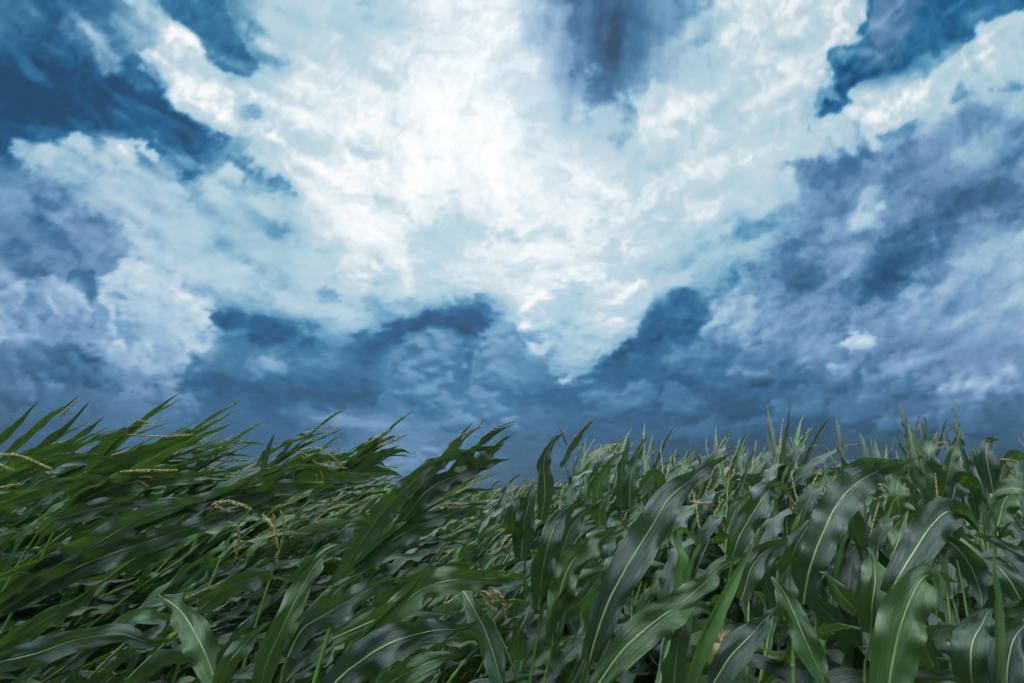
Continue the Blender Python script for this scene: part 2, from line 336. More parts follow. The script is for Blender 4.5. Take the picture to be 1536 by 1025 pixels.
# heaped clouds
cumulus(236, 472, 52, 44, 11, 26, 48, .97, .58, .40, .95)
ell(238, 492, 48, 30, 25, 1.2, .64, .65, .4, .7)
cumulus(215, 540, 70, 26, 16, 14, 26, .74, .50, .75, .7)
cumulus(55, 455, 70, 30, 13, 18, 34, .78, .50, .75, .8)
cumulus(30, 530, 60, 22, 12, 10, 20, .60, .40, .75, .6)
cumulus(640, 562, 36, 44, 12, 20, 34, .62, .37, .40, .85, 10)
cumulus(752, 547, 26, 44, 11, 18, 32, .66, .38, .40, .85, 10)
cumulus(880, 468, 74, 38, 13, 24, 46, 1.0, .68, .15, .85)
cumulus(838, 530, 52, 20, 10, 18, 32, .84, .58, .35, .85)
ell(838, 470, 46, 20, -28, 1.2, .70, .1, .5, .75)
ell(790, 545, 30, 40, 20, 1.4, .50, .35, .4, .7)
cumulus(930, 440, 50, 24, 12, 12, 22, 1.0, .74, .10, .7)
cumulus(1095, 480, 46, 30, 12, 16, 30, .80, .46, .50, .8)
cumulus(1060, 540, 60, 26, 16, 10, 22, .54, .36, .50, .7)
cumulus(1190, 520, 80, 30, 20, 12, 26, .60, .42, .65, .65)
cumulus(1284, 511, 24, 9, 10, 6, 11, .98, .70, .45, .9)
cumulus(1350, 555, 90, 28, 20, 12, 24, .64, .40, .75, .65)
cumulus(1180, 585, 120, 24, 20, 12, 24, .46, .33, .60, .7)
cumulus(1470, 580, 70, 13, 14, 8, 15, .72, .48, .85, .8)
cumulus(1470, 620, 80, 18, 14, 8, 18, .48, .35, .80, .7)
cumulus(256, 606, 32, 18, 12, 9, 17, .58, .40, .80, .8)
cumulus(90, 605, 80, 18, 14, 9, 18, .48, .35, .80, .7)
cumulus(402, 550, 24, 11, 10, 6, 12, .74, .46, .45, .75)
cumulus(640, 695, 70, 16, 12, 10, 18, .58, .42, .70, .8)
cumulus(900, 640, 120, 20, 16, 10, 22, .42, .32, .60, .6)
cumulus(540, 412, 44, 12, 12, 7, 14, .96, .74, .10, .7)
cumulus(650, 440, 70, 14, 14, 8, 16, .92, .70, .10, .6)
cumulus(262, 75, 36, 30, 16, 10, 20, .96, .74, .10, .7)
cumulus(330, 150, 50, 34, 18, 10, 22, .96, .76, .10, .7)
cumulus(420, 235, 50, 24, 16, 9, 18, .97, .78, .10, .6)
cumulus(110, 235, 80, 16, 16, 8, 17, .84, .62, .35, .7)
cumulus(195, 222, 28, 12, 8, 7, 13, .88, .66, .25, .8)
cumulus(1270, 190, 50, 26, 16, 10, 20, .97, .74, .10, .7)
cumulus(1370, 150, 60, 24, 18, 10, 20, .94, .70, .12, .7)
cumulus(1470, 95, 60, 26, 18, 10, 22, .94, .68, .12, .7)
cumulus(1130, 50, 50, 34, 16, 12, 24, 1.0, .80, .10, .6)
cumulus(1235, 45, 46, 34, 16, 12, 24, 1.0, .80, .10, .6)
cumulus(1180, 150, 70, 40, 20, 12, 24, .98, .80, .10, .5)
cumulus(1000, 190, 60, 50, 20, 12, 26, .99, .82, .10, .5)
cumulus(560, 180, 90, 70, 26, 16, 32, .99, .84, .10, .4)
cumulus(700, 280, 100, 60, 26, 14, 30, .99, .84, .10, .4)
cumulus(980, 310, 100, 40, 22, 12, 26, .98, .78, .10, .5)
cumulus(960, 605, 80, 16, 9, 20, 36, .54, .32, .55, .85)
cumulus(1250, 615, 90, 18, 10, 20, 36, .54, .32, .70, .8)
cumulus(1090, 650, 90, 16, 9, 18, 32, .46, .29, .60, .8)
cumulus(1420, 635, 90, 16, 9, 18, 32, .54, .32, .80, .8)
cumulus(720, 625, 60, 20, 8, 18, 32, .60, .35, .50, .75)
cumulus(480, 580, 90, 12, 8, 16, 28, .42, .31, .40, .7)
cumulus(130, 560, 60, 14, 8, 14, 26, .56, .30, .60, .75)
cumulus(30, 590, 60, 16, 8, 14, 26, .58, .32, .80, .75)
for k in range(70):                                    # wisps straying into the clear gaps
    if k < 45:
        x, y, rot = rng.uniform(0, 420), rng.uniform(10, 260), rng.normal(38, 10)
    else:
        x, y, rot = rng.uniform(1250, 1530), rng.uniform(0, 170), rng.normal(-40, 12)
    ln = rng.uniform(14, 44)
    dell(x, y, ln, ln * rng.uniform(.12, .3), rot, rng.uniform(.03, .11), 1.6)
GREY = fbm(QX + 9 * E2, QY + 6 * E1, 85, 5, .58, 131)
SK_L = SK_L - .11 * np.clip(GREY * 1.6 + .05, 0, .6) * sm((SK_L - .72) / .2)
SK_L = SK_L + .065 * np.exp(-((XX - 640) / 270.) ** 2 - ((YY - 250) / 170.) ** 2)     # glow where the sun stands behind the cloud
SK_A[:] = SK_A * (1 - .5 * sm((YY - 450) / 130.))
GRD = sm((YY - 600) / 110.)
SK_L = SK_L - GRD * (.015 + .05 * sm((XX - 600) / 500.))
for k in range(60):                                    # rain shaft
    dell(rng.uniform(830, 1040), rng.uniform(0, 160), rng.uniform(6, 14), rng.uniform(30, 80), rng.normal(4, 4), rng.choice([-1, 1]) * .022)
for k in range(340):                                   # streaks that run towards the horizon
    if k % 2:
        x, y, rot = rng.uniform(-20, 600), rng.uniform(-10, 470), rng.normal(27, 9)
    else:
        x, y, rot = rng.uniform(1000, 1560), rng.uniform(-10, 600), rng.normal(-28, 12)
    l0 = SK_L[int(min(max(y, 0) / S, H - 1)), int(min(max(x, 0) / S, W - 1))]
    ln = rng.uniform(16, 56)
    dell(x, y, ln, ln * rng.uniform(.18, .36), rot, rng.choice([-1, 1]) * (.015 if l0 < .4 else .06) * rng.uniform(.4, 1.1))
# relief: billows lit from the bright opening near (790, 230)
DX, DY = 790 - XX, 230 - YY
DD = np.hypot(DX, DY) + 60
BX, BY = QX + 7 * E2, QY + 7 * E1
REL = 0
for wl, sh, wt in ((90, 10, 1.0), (40, 6, .6)):
    REL = REL + wt * (fbm(BX, BY, wl, 4, .55, 71, True) - fbm(BX + sh * DX / DD, BY + sh * DY / DD, wl, 4, .55, 71, True))
FINE = fbm(QX, QY, 26, 4, .6, 91)
MED = fbm(BX, BY, 120, 5, .56, 101)
SK_L = SK_L + SK_A * (.17 * REL + .04 * FINE + .15 * MED) - .012
SK_L = np.clip(SK_L, .2, 1)


def lin(c):
    c /= 255.0
    return c / 12.92 if c <= 0.04045 else ((c + 0.055) / 1.055) ** 2.4


class NT:
    """small helper for writing node trees"""
    def __init__(self, tree):
        self.t = tree
        tree.nodes.clear()

    def n(self, kind, **kw):
        nd = self.t.nodes.new(kind)
        for k, v in kw.items():
            setattr(nd, k, v)
        return nd

    def put(self, sock, v):
        if isinstance(v, bpy.types.NodeSocket):
            self.t.links.new(v, sock)
        elif v is not None:
            sock.default_value = v

    def m(self, op, a, b=None, c=None, clamp=False):
        nd = self.n('ShaderNodeMath', operation=op, use_clamp=clamp)
        for s, v in zip(nd.inputs, (a, b, c)):
            self.put(s, v)
        return nd.outputs[0]

    def v(self, op, a, b=None, scale=None):
        nd = self.n('ShaderNodeVectorMath', operation=op)
        self.put(nd.inputs[0], a)
        self.put(nd.inputs[1], b)
        if scale is not None:
            self.put(nd.inputs['Scale'], scale)
        return nd.outputs[1] if op in ('DOT_PRODUCT', 'LENGTH', 'DISTANCE') else nd.outputs[0]

    def mix(self, f, a, b, blend='MIX'):
        nd = self.n('ShaderNodeMix', data_type='RGBA', blend_type=blend)
        self.put(nd.inputs[0], f)
        self.put(nd.inputs[6], a)
        self.put(nd.inputs[7], b)
        return nd.outputs[2]

    def noise(self, vec, scale, detail=4, rough=0.5, dist=0.0, lac=2.0):
        nd = self.n('ShaderNodeTexNoise')
        self.put(nd.inputs['Vector'], vec)
        for k, v in (('Scale', scale), ('Detail', detail), ('Roughness', rough), ('Distortion', dist), ('Lacunarity', lac)):
            nd.inputs[k].default_value = v
        return nd.outputs[0], nd.outputs[1]

    def ramp(self, f, stops, interp='LINEAR'):
        nd = self.n('ShaderNodeValToRGB')
        cr = nd.color_ramp
        cr.interpolation = interp
        while len(cr.elements) < len(stops):
            cr.elements.new(0.5)
        for i, (p, c) in enumerate(stops):
            cr.elements[i].position = p
        for e, (p, c) in zip(cr.elements, stops):
            e.color = (*c, 1) if len(c) == 3 else c
        self.put(nd.inputs[0], f)
        return nd.outputs[0]


def build_sky():
    """dome of storm cloud that gives the light of the sky and lets the veiled sun through; clear sky beyond it"""
    az = np.radians(np.r_[np.linspace(-66, 66, 661), np.linspace(69, 291, 75)])
    el = np.radians(np.r_[-20, -8, np.linspace(-4, 58, 311), np.linspace(61, 88, 10), 89.9])
    az, el = np.meshgrid(az, el, indexing='ij')
    na, ne = az.shape
    x, y, z = np.sin(az) * np.cos(el), np.cos(az) * np.cos(el), np.sin(el)
    # behind the viewer the cloud pattern is mirrored
    a = np.degrees(az) + 62
    a = 124 - np.abs(np.mod(a, 248) - 124) - 62
    e = np.radians(np.clip(np.degrees(el), -2, 55))
    X, Y, Z = np.sin(np.radians(a)) * np.cos(e), np.cos(np.radians(a)) * np.cos(e), np.sin(e)
    f = np.maximum(Y * math.cos(PITCH) + Z * math.sin(PITCH), .2)
    u = -Y * math.sin(PITCH) + Z * math.cos(PITCH)
    gx = np.clip((768 + FPX * X / f) / S - .5, 0, W - 1.001)
    gy = np.clip((512.5 - FPX * u / f) / S - .5, 0, H - 1.001)
    ix, iy = gx.astype(int), gy.astype(int)
    fx, fy = (gx - ix)[..., None], (gy - iy)[..., None]
    im = np.stack([SK_L, np.clip(SK_T, 0, 1)], -1)
    lay = (im[iy, ix] * (1 - fx) + im[iy, ix + 1] * fx) * (1 - fy) + (im[iy + 1, ix] * (1 - fx) + im[iy + 1, ix + 1] * fx) * fy
    lay[..., 0] -= .36 * sm((np.abs(np.mod(np.degrees(az) + 180, 360) - 180) - 66) / 40.)     # unseen sides and back dimmed to deepen the shade between plants
    V = np.stack([x, y, z], -1).reshape(-1, 3) * 1200
    i = np.arange(na)[:, None]
    j = np.arange(ne - 1)[None]
    k = (i + 1) % na
    F = np.stack([i * ne + j, i * ne + j + 1, k * ne + j + 1, k * ne + j], -1).reshape(-1, 4)
    me = bpy.data.meshes.new('sky')
    me.vertices.add(len(V))
    me.vertices.foreach_set('co', V.astype(np.float32).ravel())
    me.loops.add(len(F) * 4)
    me.loops.foreach_set('vertex_index', F.astype(np.int32).ravel())
    me.polygons.add(len(F))
    me.polygons.foreach_set('loop_start', np.arange(len(F), dtype=np.int32) * 4)
    me.polygons.foreach_set('use_smooth', np.ones(len(F), dtype=bool))
    for nm, q in (('tone', 0), ('tint', 1)):
        at_ = me.attributes.new(nm, 'FLOAT', 'POINT')
        at_.data.foreach_set('value', lay[..., q].astype(np.float32).ravel())
    me.update(calc_edges=True)
    m = bpy.data.materials.new('storm_sky')
    m.use_nodes = True
    T = NT(m.node_tree)
    tone = T.n('ShaderNodeAttribute', attribute_name='tone').outputs['Fac']
    tint = T.n('ShaderNodeAttribute', attribute_name='tint').outputs['Fac']
    d = T.v('NORMALIZE', T.n('ShaderNodeNewGeometry').outputs['Position'])
    sx = T.n('ShaderNodeSeparateXYZ')
    T.put(sx.inputs[0], d)
    p = T.v('SCALE', d, scale=T.m('DIVIDE', 1.0, T.m('ADD', T.m('MAXIMUM', sx.outputs[2], 0.0), 0.6)))
    n2, _ = T.noise(p, 42.0, 4, 0.6)
    n1, _ = T.noise(p, 5.0, 4, 0.6)
    L2 = T.m('ADD', tone, T.m('MULTIPLY', T.m('SUBTRACT', n2, 0.5), 0.05))
    ks = [0, .28, .34, .45, .58, .72, .84, .95, 1]
    c0 = [(14, 42, 62), (20, 66, 100), (25, 90, 134), (49, 118, 156), (105, 160, 188), (165, 200, 212), (190, 211, 219), (230, 238, 239), (246, 246, 244)]
    c1 = [(22, 42, 58), (32, 62, 84), (43, 78, 104), (72, 109, 146), (122, 152, 190), (165, 188, 212), (190, 205, 222), (228, 234, 240), (246, 246, 244)]
    t0 = T.ramp(L2, [(k_, tuple(lin(x_) for x_ in c)) for k_, c in zip(ks, c0)])
    t1 = T.ramp(L2, [(k_, tuple(lin(x_) for x_ in c)) for k_, c in zip(ks, c1)])
    cloud = T.mix(tint, t0, t1)
    # bright patch added overhead, out of view, as a soft key light on the leaves
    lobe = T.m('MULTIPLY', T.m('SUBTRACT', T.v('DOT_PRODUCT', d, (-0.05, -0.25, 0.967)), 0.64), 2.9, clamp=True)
    key_glow = T.ramp(n1, [(0.3, (0.9, 1.1, 1.3)), (0.7, (1.0, 1.0, 1.0))])
    key_glow = T.v('SCALE', key_glow, scale=7.0)
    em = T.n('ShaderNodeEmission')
    T.put(em.inputs[0], T.mix(T.m('MULTIPLY', lobe, lobe), cloud, key_glow))
    tr = T.n('ShaderNodeBsdfTransparent')
    tr.inputs[0].default_value = (0.10, 0.12, 0.15, 1)          # what the cloud lets through of sun and clear sky
    ad = T.n('ShaderNodeAddShader')
    T.t.links.new(em.outputs[0], ad.inputs[0])
    T.t.links.new(tr.outputs[0], ad.inputs[1])
    T.t.links.new(ad.outputs[0], T.n('ShaderNodeOutputMaterial').inputs[0])
    m.cycles.emission_sampling = 'NONE'
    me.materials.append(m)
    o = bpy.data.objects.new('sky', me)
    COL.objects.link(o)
    o['kind'] = 'structure'
    # clear daylight sky above the clouds
    w = bpy.data.worlds.new('World')
    SC.world = w
    w.use_nodes = True
    B = NT(w.node_tree)
    sky = B.n('ShaderNodeTexSky', sky_type='NISHITA', sun_disc=False, sun_elevation=SUN_EL, sun_rotation=SUN_AZ)
    bg = B.n('ShaderNodeBackground')
    B.put(bg.inputs[0], sky.outputs[0])
    bg.inputs[1].default_value = 0.05
    B.t.links.new(bg.outputs[0], B.n('ShaderNodeOutputWorld').inputs[0])


build_sky()

# ------------------------------------------------------------------ materials
def new_mat(name):
    m = bpy.data.materials.new(name)
    m.use_nodes = True
    return m, NT(m.node_tree)


def leaf_material(name, dark, light, glow, rib=True, rough=0.42, trans=0.17):
    """maize blade: parallel veins, pale midrib, mottling, waxy sheen, light coming through"""
    m, T = new_mat(name)
    uv = T.n('ShaderNodeUVMap').outputs[0]
    s = T.n('ShaderNodeSeparateXYZ')
    T.put(s.inputs[0], uv)
    u, v = s.outputs[0], s.outputs[1]
    obj = T.n('ShaderNodeTexCoord').outputs['Object']
    rnd = T.n('ShaderNodeObjectInfo').outputs['Random']
    c = T.n('ShaderNodeCombineXYZ')
    T.put(c.inputs[0], T.m('MULTIPLY', u, 2.2))
    T.put(c.inputs[1], T.m('MULTIPLY', v, 46.0))
    T.put(c.inputs[2], T.m('MULTIPLY', rnd, 17.0))
    vein, _ = T.noise(c.outputs[0], 1.0, 3, 0.6)
    mott, _ = T.noise(obj, 7.0, 4, 0.6)
    blot, _ = T.noise(obj, 46.0, 3, 0.6)
    f = T.m('ADD', T.m('MULTIPLY', T.m('SUBTRACT', mott, 0.5), 1.6), T.m('MULTIPLY', rnd, 0.75))
    f = T.m('ADD', f, T.m('MULTIPLY', T.m('SUBTRACT', vein, 0.5), 0.9))
    f = T.m('ADD', f, T.m('MULTIPLY', T.m('SUBTRACT', blot, 0.5), 0.35))
    f = T.m('ADD', f, T.m('MULTIPLY', T.m('SUBTRACT', u, 0.5), -0.25), clamp=True)
    colr = T.mix(f, (*dark, 1), (*light, 1))
    hue = T.m('FRACT', T.m('MULTIPLY', rnd, 7.31))
    colr = T.mix(T.m('MULTIPLY', T.m('GREATER_THAN', hue, 0.62), 0.55), colr, (0.070, 0.150, 0.020, 1))
    dv = T.m('ABSOLUTE', T.m('SUBTRACT', v, 0.5))
    ribm = None
    if rib:
        wid = T.m('MULTIPLY_ADD', u, -0.020, 0.026)
        ribm = T.m('MULTIPLY', T.m('SUBTRACT', T.m('DIVIDE', wid, T.m('MAXIMUM', dv, 0.001)), 1.0, clamp=True), T.m('MULTIPLY_ADD', u, -0.75, 1.0))
        colr = T.mix(ribm, colr, (0.22, 0.31, 0.12, 1))
    # dry brown rim and tip on some blades
    tip = T.m('MULTIPLY', T.m('GREATER_THAN', u, T.m('MULTIPLY_ADD', mott, 0.25, 0.84)), T.m('MULTIPLY', T.m('FRACT', T.m('MULTIPLY', rnd, 3.77)), 0.6))
    colr = T.mix(tip, colr, (0.105, 0.085, 0.03, 1))
    b = T.n('ShaderNodeBsdfPrincipled')
    spk = T.m('MULTIPLY', T.m('GREATER_THAN', T.noise(obj, 150.0, 2, 0.5)[0], 0.70), 0.35)      # specks and scars
    colr = T.mix(spk, colr, (0.13, 0.13, 0.06, 1))
    T.put(b.inputs['Base Color'], colr)
    b.inputs['Coat Weight'].default_value = 0.65
    b.inputs['Coat Roughness'].default_value = 0.36
    T.put(b.inputs['Roughness'], T.m('MULTIPLY_ADD', mott, 0.22, rough - 0.11))
    b.inputs['Specular IOR Level'].default_value = 0.55
    bump = T.n('ShaderNodeBump')
    bump.inputs['Strength'].default_value = 0.5
    bump.inputs['Distance'].default_value = 0.009
    T.put(bump.inputs['Height'], T.m('ADD', vein, T.m('MULTIPLY', mott, 0.8)))
    T.put(b.inputs['Normal'], bump.outputs[0])
    T.put(b.inputs['Coat Normal'], bump.outputs[0])
    tr = T.n('ShaderNodeBsdfTranslucent')
    T.put(tr.inputs[0], T.mix(f, tuple(0.7 * x for x in glow) + (1,), (*glow, 1)))
    mx = T.n('ShaderNodeMixShader')
    mx.inputs[0].default_value = trans
    T.t.links.new(b.outputs[0], mx.inputs[1])
    T.t.links.new(tr.outputs[0], mx.inputs[2])
    out = T.n('ShaderNodeOutputMaterial')
    T.t.links.new(mx.outputs[0], out.inputs[0])
    return m


def plain_material(name, a, b_, scale, rough=0.6, detail=5, bump=0.3, dist=0.003):
    m, T = new_mat(name)
    obj = T.n('ShaderNodeTexCoord').outputs['Object']
    n, _ = T.noise(obj, scale, detail, 0.62)
    rnd = T.n('ShaderNodeObjectInfo').outputs['Random']
    f = T.m('ADD', T.m('MULTIPLY_ADD', T.m('SUBTRACT', n, 0.5), 2.2, 0.35), T.m('MULTIPLY', rnd, 0.3), clamp=True)
    b = T.n('ShaderNodeBsdfPrincipled')
    T.put(b.inputs['Base Color'], T.mix(f, (*a, 1), (*b_, 1)))
    b.inputs['Roughness'].default_value = rough
    bp = T.n('ShaderNodeBump')
    bp.inputs['Strength'].default_value = bump
    bp.inputs['Distance'].default_value = dist
    T.put(bp.inputs['Height'], n)
    T.put(b.inputs['Normal'], bp.outputs[0])
    T.t.links.new(b.outputs[0], T.n('ShaderNodeOutputMaterial').inputs[0])
    return m


M_LEAF = leaf_material('maize_leaf', (0.013, 0.041, 0.024), (0.043, 0.096, 0.042), (0.15, 0.33, 0.04))
M_BLADE = leaf_material('maize_blade', (0.013, 0.041, 0.024), (0.043, 0.096, 0.041), (0.15, 0.33, 0.04), rib=False)
M_YOUNG = leaf_material('young_leaf', (0.058, 0.150, 0.028), (0.10, 0.22, 0.042), (0.22, 0.44, 0.06), rib=False)
M_RIB = plain_material('leaf_midrib', (0.16, 0.26, 0.08), (0.32, 0.41, 0.18), 30, 0.45)
M_STALK = plain_material('maize_stalk', (0.075, 0.165, 0.028), (0.17, 0.27, 0.055), 14, 0.45)
M_TASSEL = plain_material('maize_tassel', (0.25, 0.20, 0.055), (0.50, 0.42, 0.16), 60, 0.7)
M_TASSEL_RED = plain_material('dry_tassel', (0.13, 0.065, 0.03), (0.28, 0.17, 0.07), 60, 0.7)
M_HUSK = plain_material('ear_husk', (0.06, 0.075, 0.015), (0.22, 0.18, 0.04), 40, 0.5)
M_SILK = plain_material('ear_silk', (0.30, 0.17, 0.06), (0.55, 0.40, 0.15), 50, 0.6)


# ------------------------------------------------------------------ geometry helpers
def unit(a):
    return a / np.maximum(np.linalg.norm(a, axis=-1, keepdims=True), 1e-9)


def spline(P, n):
    """smooth path through control points, n points even along its length"""
    P = np.asarray(P, float)
    Q = np.vstack([2 * P[0] - P[1], P, 2 * P[-1] - P[-2]])
    out = []
    for i in range(len(P) - 1):
        p0, p1, p2, p3 = Q[i:i + 4]
        t = np.linspace(0, 1, 14, endpoint=False)[:, None]
        out.append(0.5 * (2 * p1 + (p2 - p0) * t + (2 * p0 - 5 * p1 + 4 * p2 - p3) * t ** 2 + (3 * p1 - p0 - 3 * p2 + p3) * t ** 3))
    D = np.vstack(out + [P[-1:]])
    s = np.r_[0, np.cumsum(np.linalg.norm(np.diff(D[:, :3], axis=0), axis=1))]
    q = np.linspace(0, s[-1], n)
    return np.stack([np.interp(q, s, D[:, k]) for k in range(D.shape[1])], 1)


def tangents(P):
    return unit(np.gradient(P, axis=0))


def transport(T, n0):
    """carry a normal along a path without spinning it"""
    N = np.zeros_like(T)
    n = n0
    for i in range(len(T)):
        n = n - T[i] * np.dot(n, T[i])
        l = np.linalg.norm(n)
        if l < 1e-4:
            n = np.cross(T[i], (0.3, 0.5, 0.8))
            l = np.linalg.norm(n)
        n = n / l
        N[i] = n
    return N


def spin(T, N, ang):
    ang = np.asarray(ang)[:, None]
    return N * np.cos(ang) + np.cross(T, N) * np.sin(ang)


class Bag:
    """collects quads with uvs and material slots, then links them as one mesh object"""
    def __init__(self):
        self.V, self.F, self.U, self.M, self.n = [], [], [], [], 0

    def grid(self, V, uv, nu, nv, mat=0, closed=False):
        i = np.arange(nu - 1)[:, None]
        j = np.arange(nv if closed else nv - 1)[None]
        a, b = i * nv + j, i * nv + (j + 1) % nv
        F = np.stack([a, b, b + nv, a + nv], -1).reshape(-1, 4)
        self.V.append(V.reshape(-1, 3))
        self.U.append(uv.reshape(-1, 2)[F.ravel()])
        self.F.append(F + self.n)
        self.M.append(np.full(len(F), mat))
        self.n += nu * nv

    def tube(self, P, rad, k=6, mat=0, flat=1.0, N=None):
        n = len(P)
        T = tangents(P)
        if N is None:
            N = transport(T, np.array([0.31, 0.77, 0.55]))
        B = np.cross(T, N)
        a = np.linspace(0, 2 * np.pi, k, endpoint=False)
        rad = np.broadcast_to(np.asarray(rad, float), (n,))
        V = P[:, None] + rad[:, None, None] * (np.cos(a)[None, :, None] * B[:, None] + flat * np.sin(a)[None, :, None] * N[:, None])
        uv = np.stack(np.meshgrid(np.linspace(0, 1, n), np.linspace(0, 1, k), indexing='ij'), -1)
        self.grid(V, uv, n, k, mat, True)

    def arrays(self):
        return np.vstack(self.V), np.vstack(self.F), np.vstack(self.U), np.concatenate(self.M)

    def mesh(self, name, mats):
        V, F, U, M = self.arrays()
        return raw_mesh(name, V, F, U, M, mats)

    def build(self, name, mats, parent=None):
        if not isinstance(mats, (list, tuple)):
            mats = [mats]
        return link(name, self.mesh(name, mats), parent)


def raw_mesh(name, V, F, U, M, mats):
    me = bpy.data.meshes.new(name)
    me.vertices.add(len(V))
    me.vertices.foreach_set('co', np.ascontiguousarray(V, dtype=np.float32).ravel())
    me.loops.add(len(F) * 4)
    me.loops.foreach_set('vertex_index', np.ascontiguousarray(F, dtype=np.int32).ravel())
    me.polygons.add(len(F))
    me.polygons.foreach_set('loop_start', np.arange(len(F), dtype=np.int32) * 4)
    me.polygons.foreach_set('material_index', np.ascontiguousarray(M, dtype=np.int32))
    me.polygons.foreach_set('use_smooth', np.ones(len(F), dtype=bool))
    uvl = me.uv_layers.new(name='UVMap')
    uvl.data.foreach_set('uv', np.ascontiguousarray(U, dtype=np.float32).ravel())
    for m in mats:
        me.materials.append(m)
    me.update(calc_edges=True)
    return me


def link(name, me, parent=None):
    o = bpy.data.objects.new(name, me)
    COL.objects.link(o)
    o.parent = parent
    return o


def tag(o, label, cat, group=None, kind=None):
    if label:
        o['label'] = label
    if cat:
        o['category'] = cat
    if group:
        o['group'] = group
    if kind:
        o['kind'] = kind
    return o


def thing(name, label, cat, loc=(0, 0, 0), rz=0.0, group=None):
    o = link(name, None)
    o.location = loc
    o.rotation_euler = (0, 0, rz)
    return tag(o, label, cat, group)


def copy_tree(src, kids, loc, rz, sc, label, group):
    r = src.copy()
    COL.objects.link(r)
    r.location, r.rotation_euler, r.scale = loc, (0, 0, rz), (sc, sc, sc)
    r['label'], r['group'] = label, group
    for ch in kids:
        c = ch.copy()
        COL.objects.link(c)
        c.parent = r
    return r


# ------------------------------------------------------------------ maize organs
def blade_profile(u, base=0.55, peak=0.36):
    up = base + (1 - base) * np.sin(np.clip(u / peak, 0, 1) * np.pi / 2)
    dn = 1 - np.clip((u - peak) / (1 - peak), 0, 1) ** 1.45
    return np.maximum(up * dn, 0.012)


def blade(bag, P, N, width, rng, nv=9, fold=0.30, ruff=0.010, curl=0.0, mat=0, base=0.55, peak=0.36, freq=None):
    """one leaf blade along path P with surface normals N"""
    nu = len(P)
    u = np.linspace(0, 1, nu)
    v = np.linspace(-1, 1, nv)
    T = tangents(P)
    S = np.cross(T, N)
    hw = width / 2 * blade_profile(u, base, peak)
    L = np.linalg.norm(np.diff(P, axis=0), axis=1).sum()
    f = freq or rng.uniform(6.5, 11.0) * L
    env = np.sin(np.pi * np.clip(u * 1.05, 0, 1)) ** 0.7
    amp = np.zeros((nu, nv))
    for sgn in (-1, 1):
        ph, ph2, fs = rng.uniform(0, 6.28), rng.uniform(0, 6.28), f * rng.uniform(0.8, 1.2)
        w = np.sin(6.283 * fs * u + ph) + 0.45 * np.sin(6.283 * fs * 1.7 * u + ph2)
        side = np.clip(sgn * v, 0, 1) ** 1.6
        amp += (ruff * env * w)[:, None] * side[None]
    lift = hw[:, None] * np.abs(v)[None] * np.sin(fold) - curl * hw[:, None] * (v ** 2)[None]
    wav = ruff * 0.6 * np.sin(6.283 * f * 0.4 * u + rng.uniform(0, 6.28)) * env
    cr = np.zeros((nu, nv))
    for q in range(7):                                  # crumpled, uneven surface
        fu, fv = rng.uniform(1.5, 12.0) * L, rng.uniform(-1.3, 1.3)
        cr += np.sin(6.283 * (fu * u[:, None] + fv * v[None]) + rng.uniform(0, 6.28)) * rng.uniform(.3, 1.0)
    amp += cr * ruff * 0.16 * np.clip(hw / (width / 2), 0, 1)[:, None] * (0.25 + np.abs(v))[None]
    V = P[:, None] + S[:, None] * (hw[:, None] * v[None] * np.cos(fold))[..., None] + N[:, None] * (lift + amp + wav[:, None])[..., None]
    uv = np.stack(np.meshgrid(u, np.linspace(0, 1, nv), indexing='ij'), -1)
    bag.grid(V, uv, nu, nv, mat)
    mid = P + N * wav[:, None]
    return mid, S, hw


def tassel_branch(bag, P, r, rng, k=5, beads=True, mat=0, gap=0.0065, size=1.0):
    """thin axis set with short pointed spikelets"""
    n = len(P)
    u = np.linspace(0, 1, n)
    bag.tube(P, r * (1 - 0.7 * u), k, mat)
    if not beads:
        return
    T = tangents(P)
    N = transport(T, unit(rng.normal(size=3)))
    L = np.linalg.norm(np.diff(P, axis=0), axis=1).sum()
    m = max(6, int(L / gap))
    for q in range(m):
        t = 0.04 + 0.95 * q / m
        i = min(int(t * (n - 1)), n - 2)
        p = P[i] + (P[i + 1] - P[i]) * (t * (n - 1) - i)
        a = q * 2.4 + rng.uniform(-.4, .4)
        o = N[i] * math.cos(a) + np.cross(T[i], N[i]) * math.sin(a)
        d = unit(T[i] * 1.0 + o * 0.42 + rng.normal(size=3) * 0.08)
        l = size * 0.0105 * rng.uniform(0.8, 1.2) * (1.1 - 0.45 * t)
        s0 = p + o * r * 0.6
        pp = np.stack([s0, s0 + d * l * 0.35, s0 + d * l * 0.75, s0 + d * l])
        bag.tube(pp, np.array([0.0008, 0.0020, 0.0016, 0.0003]) * size, 4, mat)


def arc(p, d, steps, ds, pull, rng, noise=0.0):
    """grow a path from p along d, bent at every step by pull(i, d)"""
    out = [p.copy()]
    d = unit(d)
    for i in range(steps):
        d = unit(d + pull(i / steps, d) * ds + rng.normal(size=3) * noise)
        p = p + d * ds
        out.append(p.copy())
    return np.array(out)


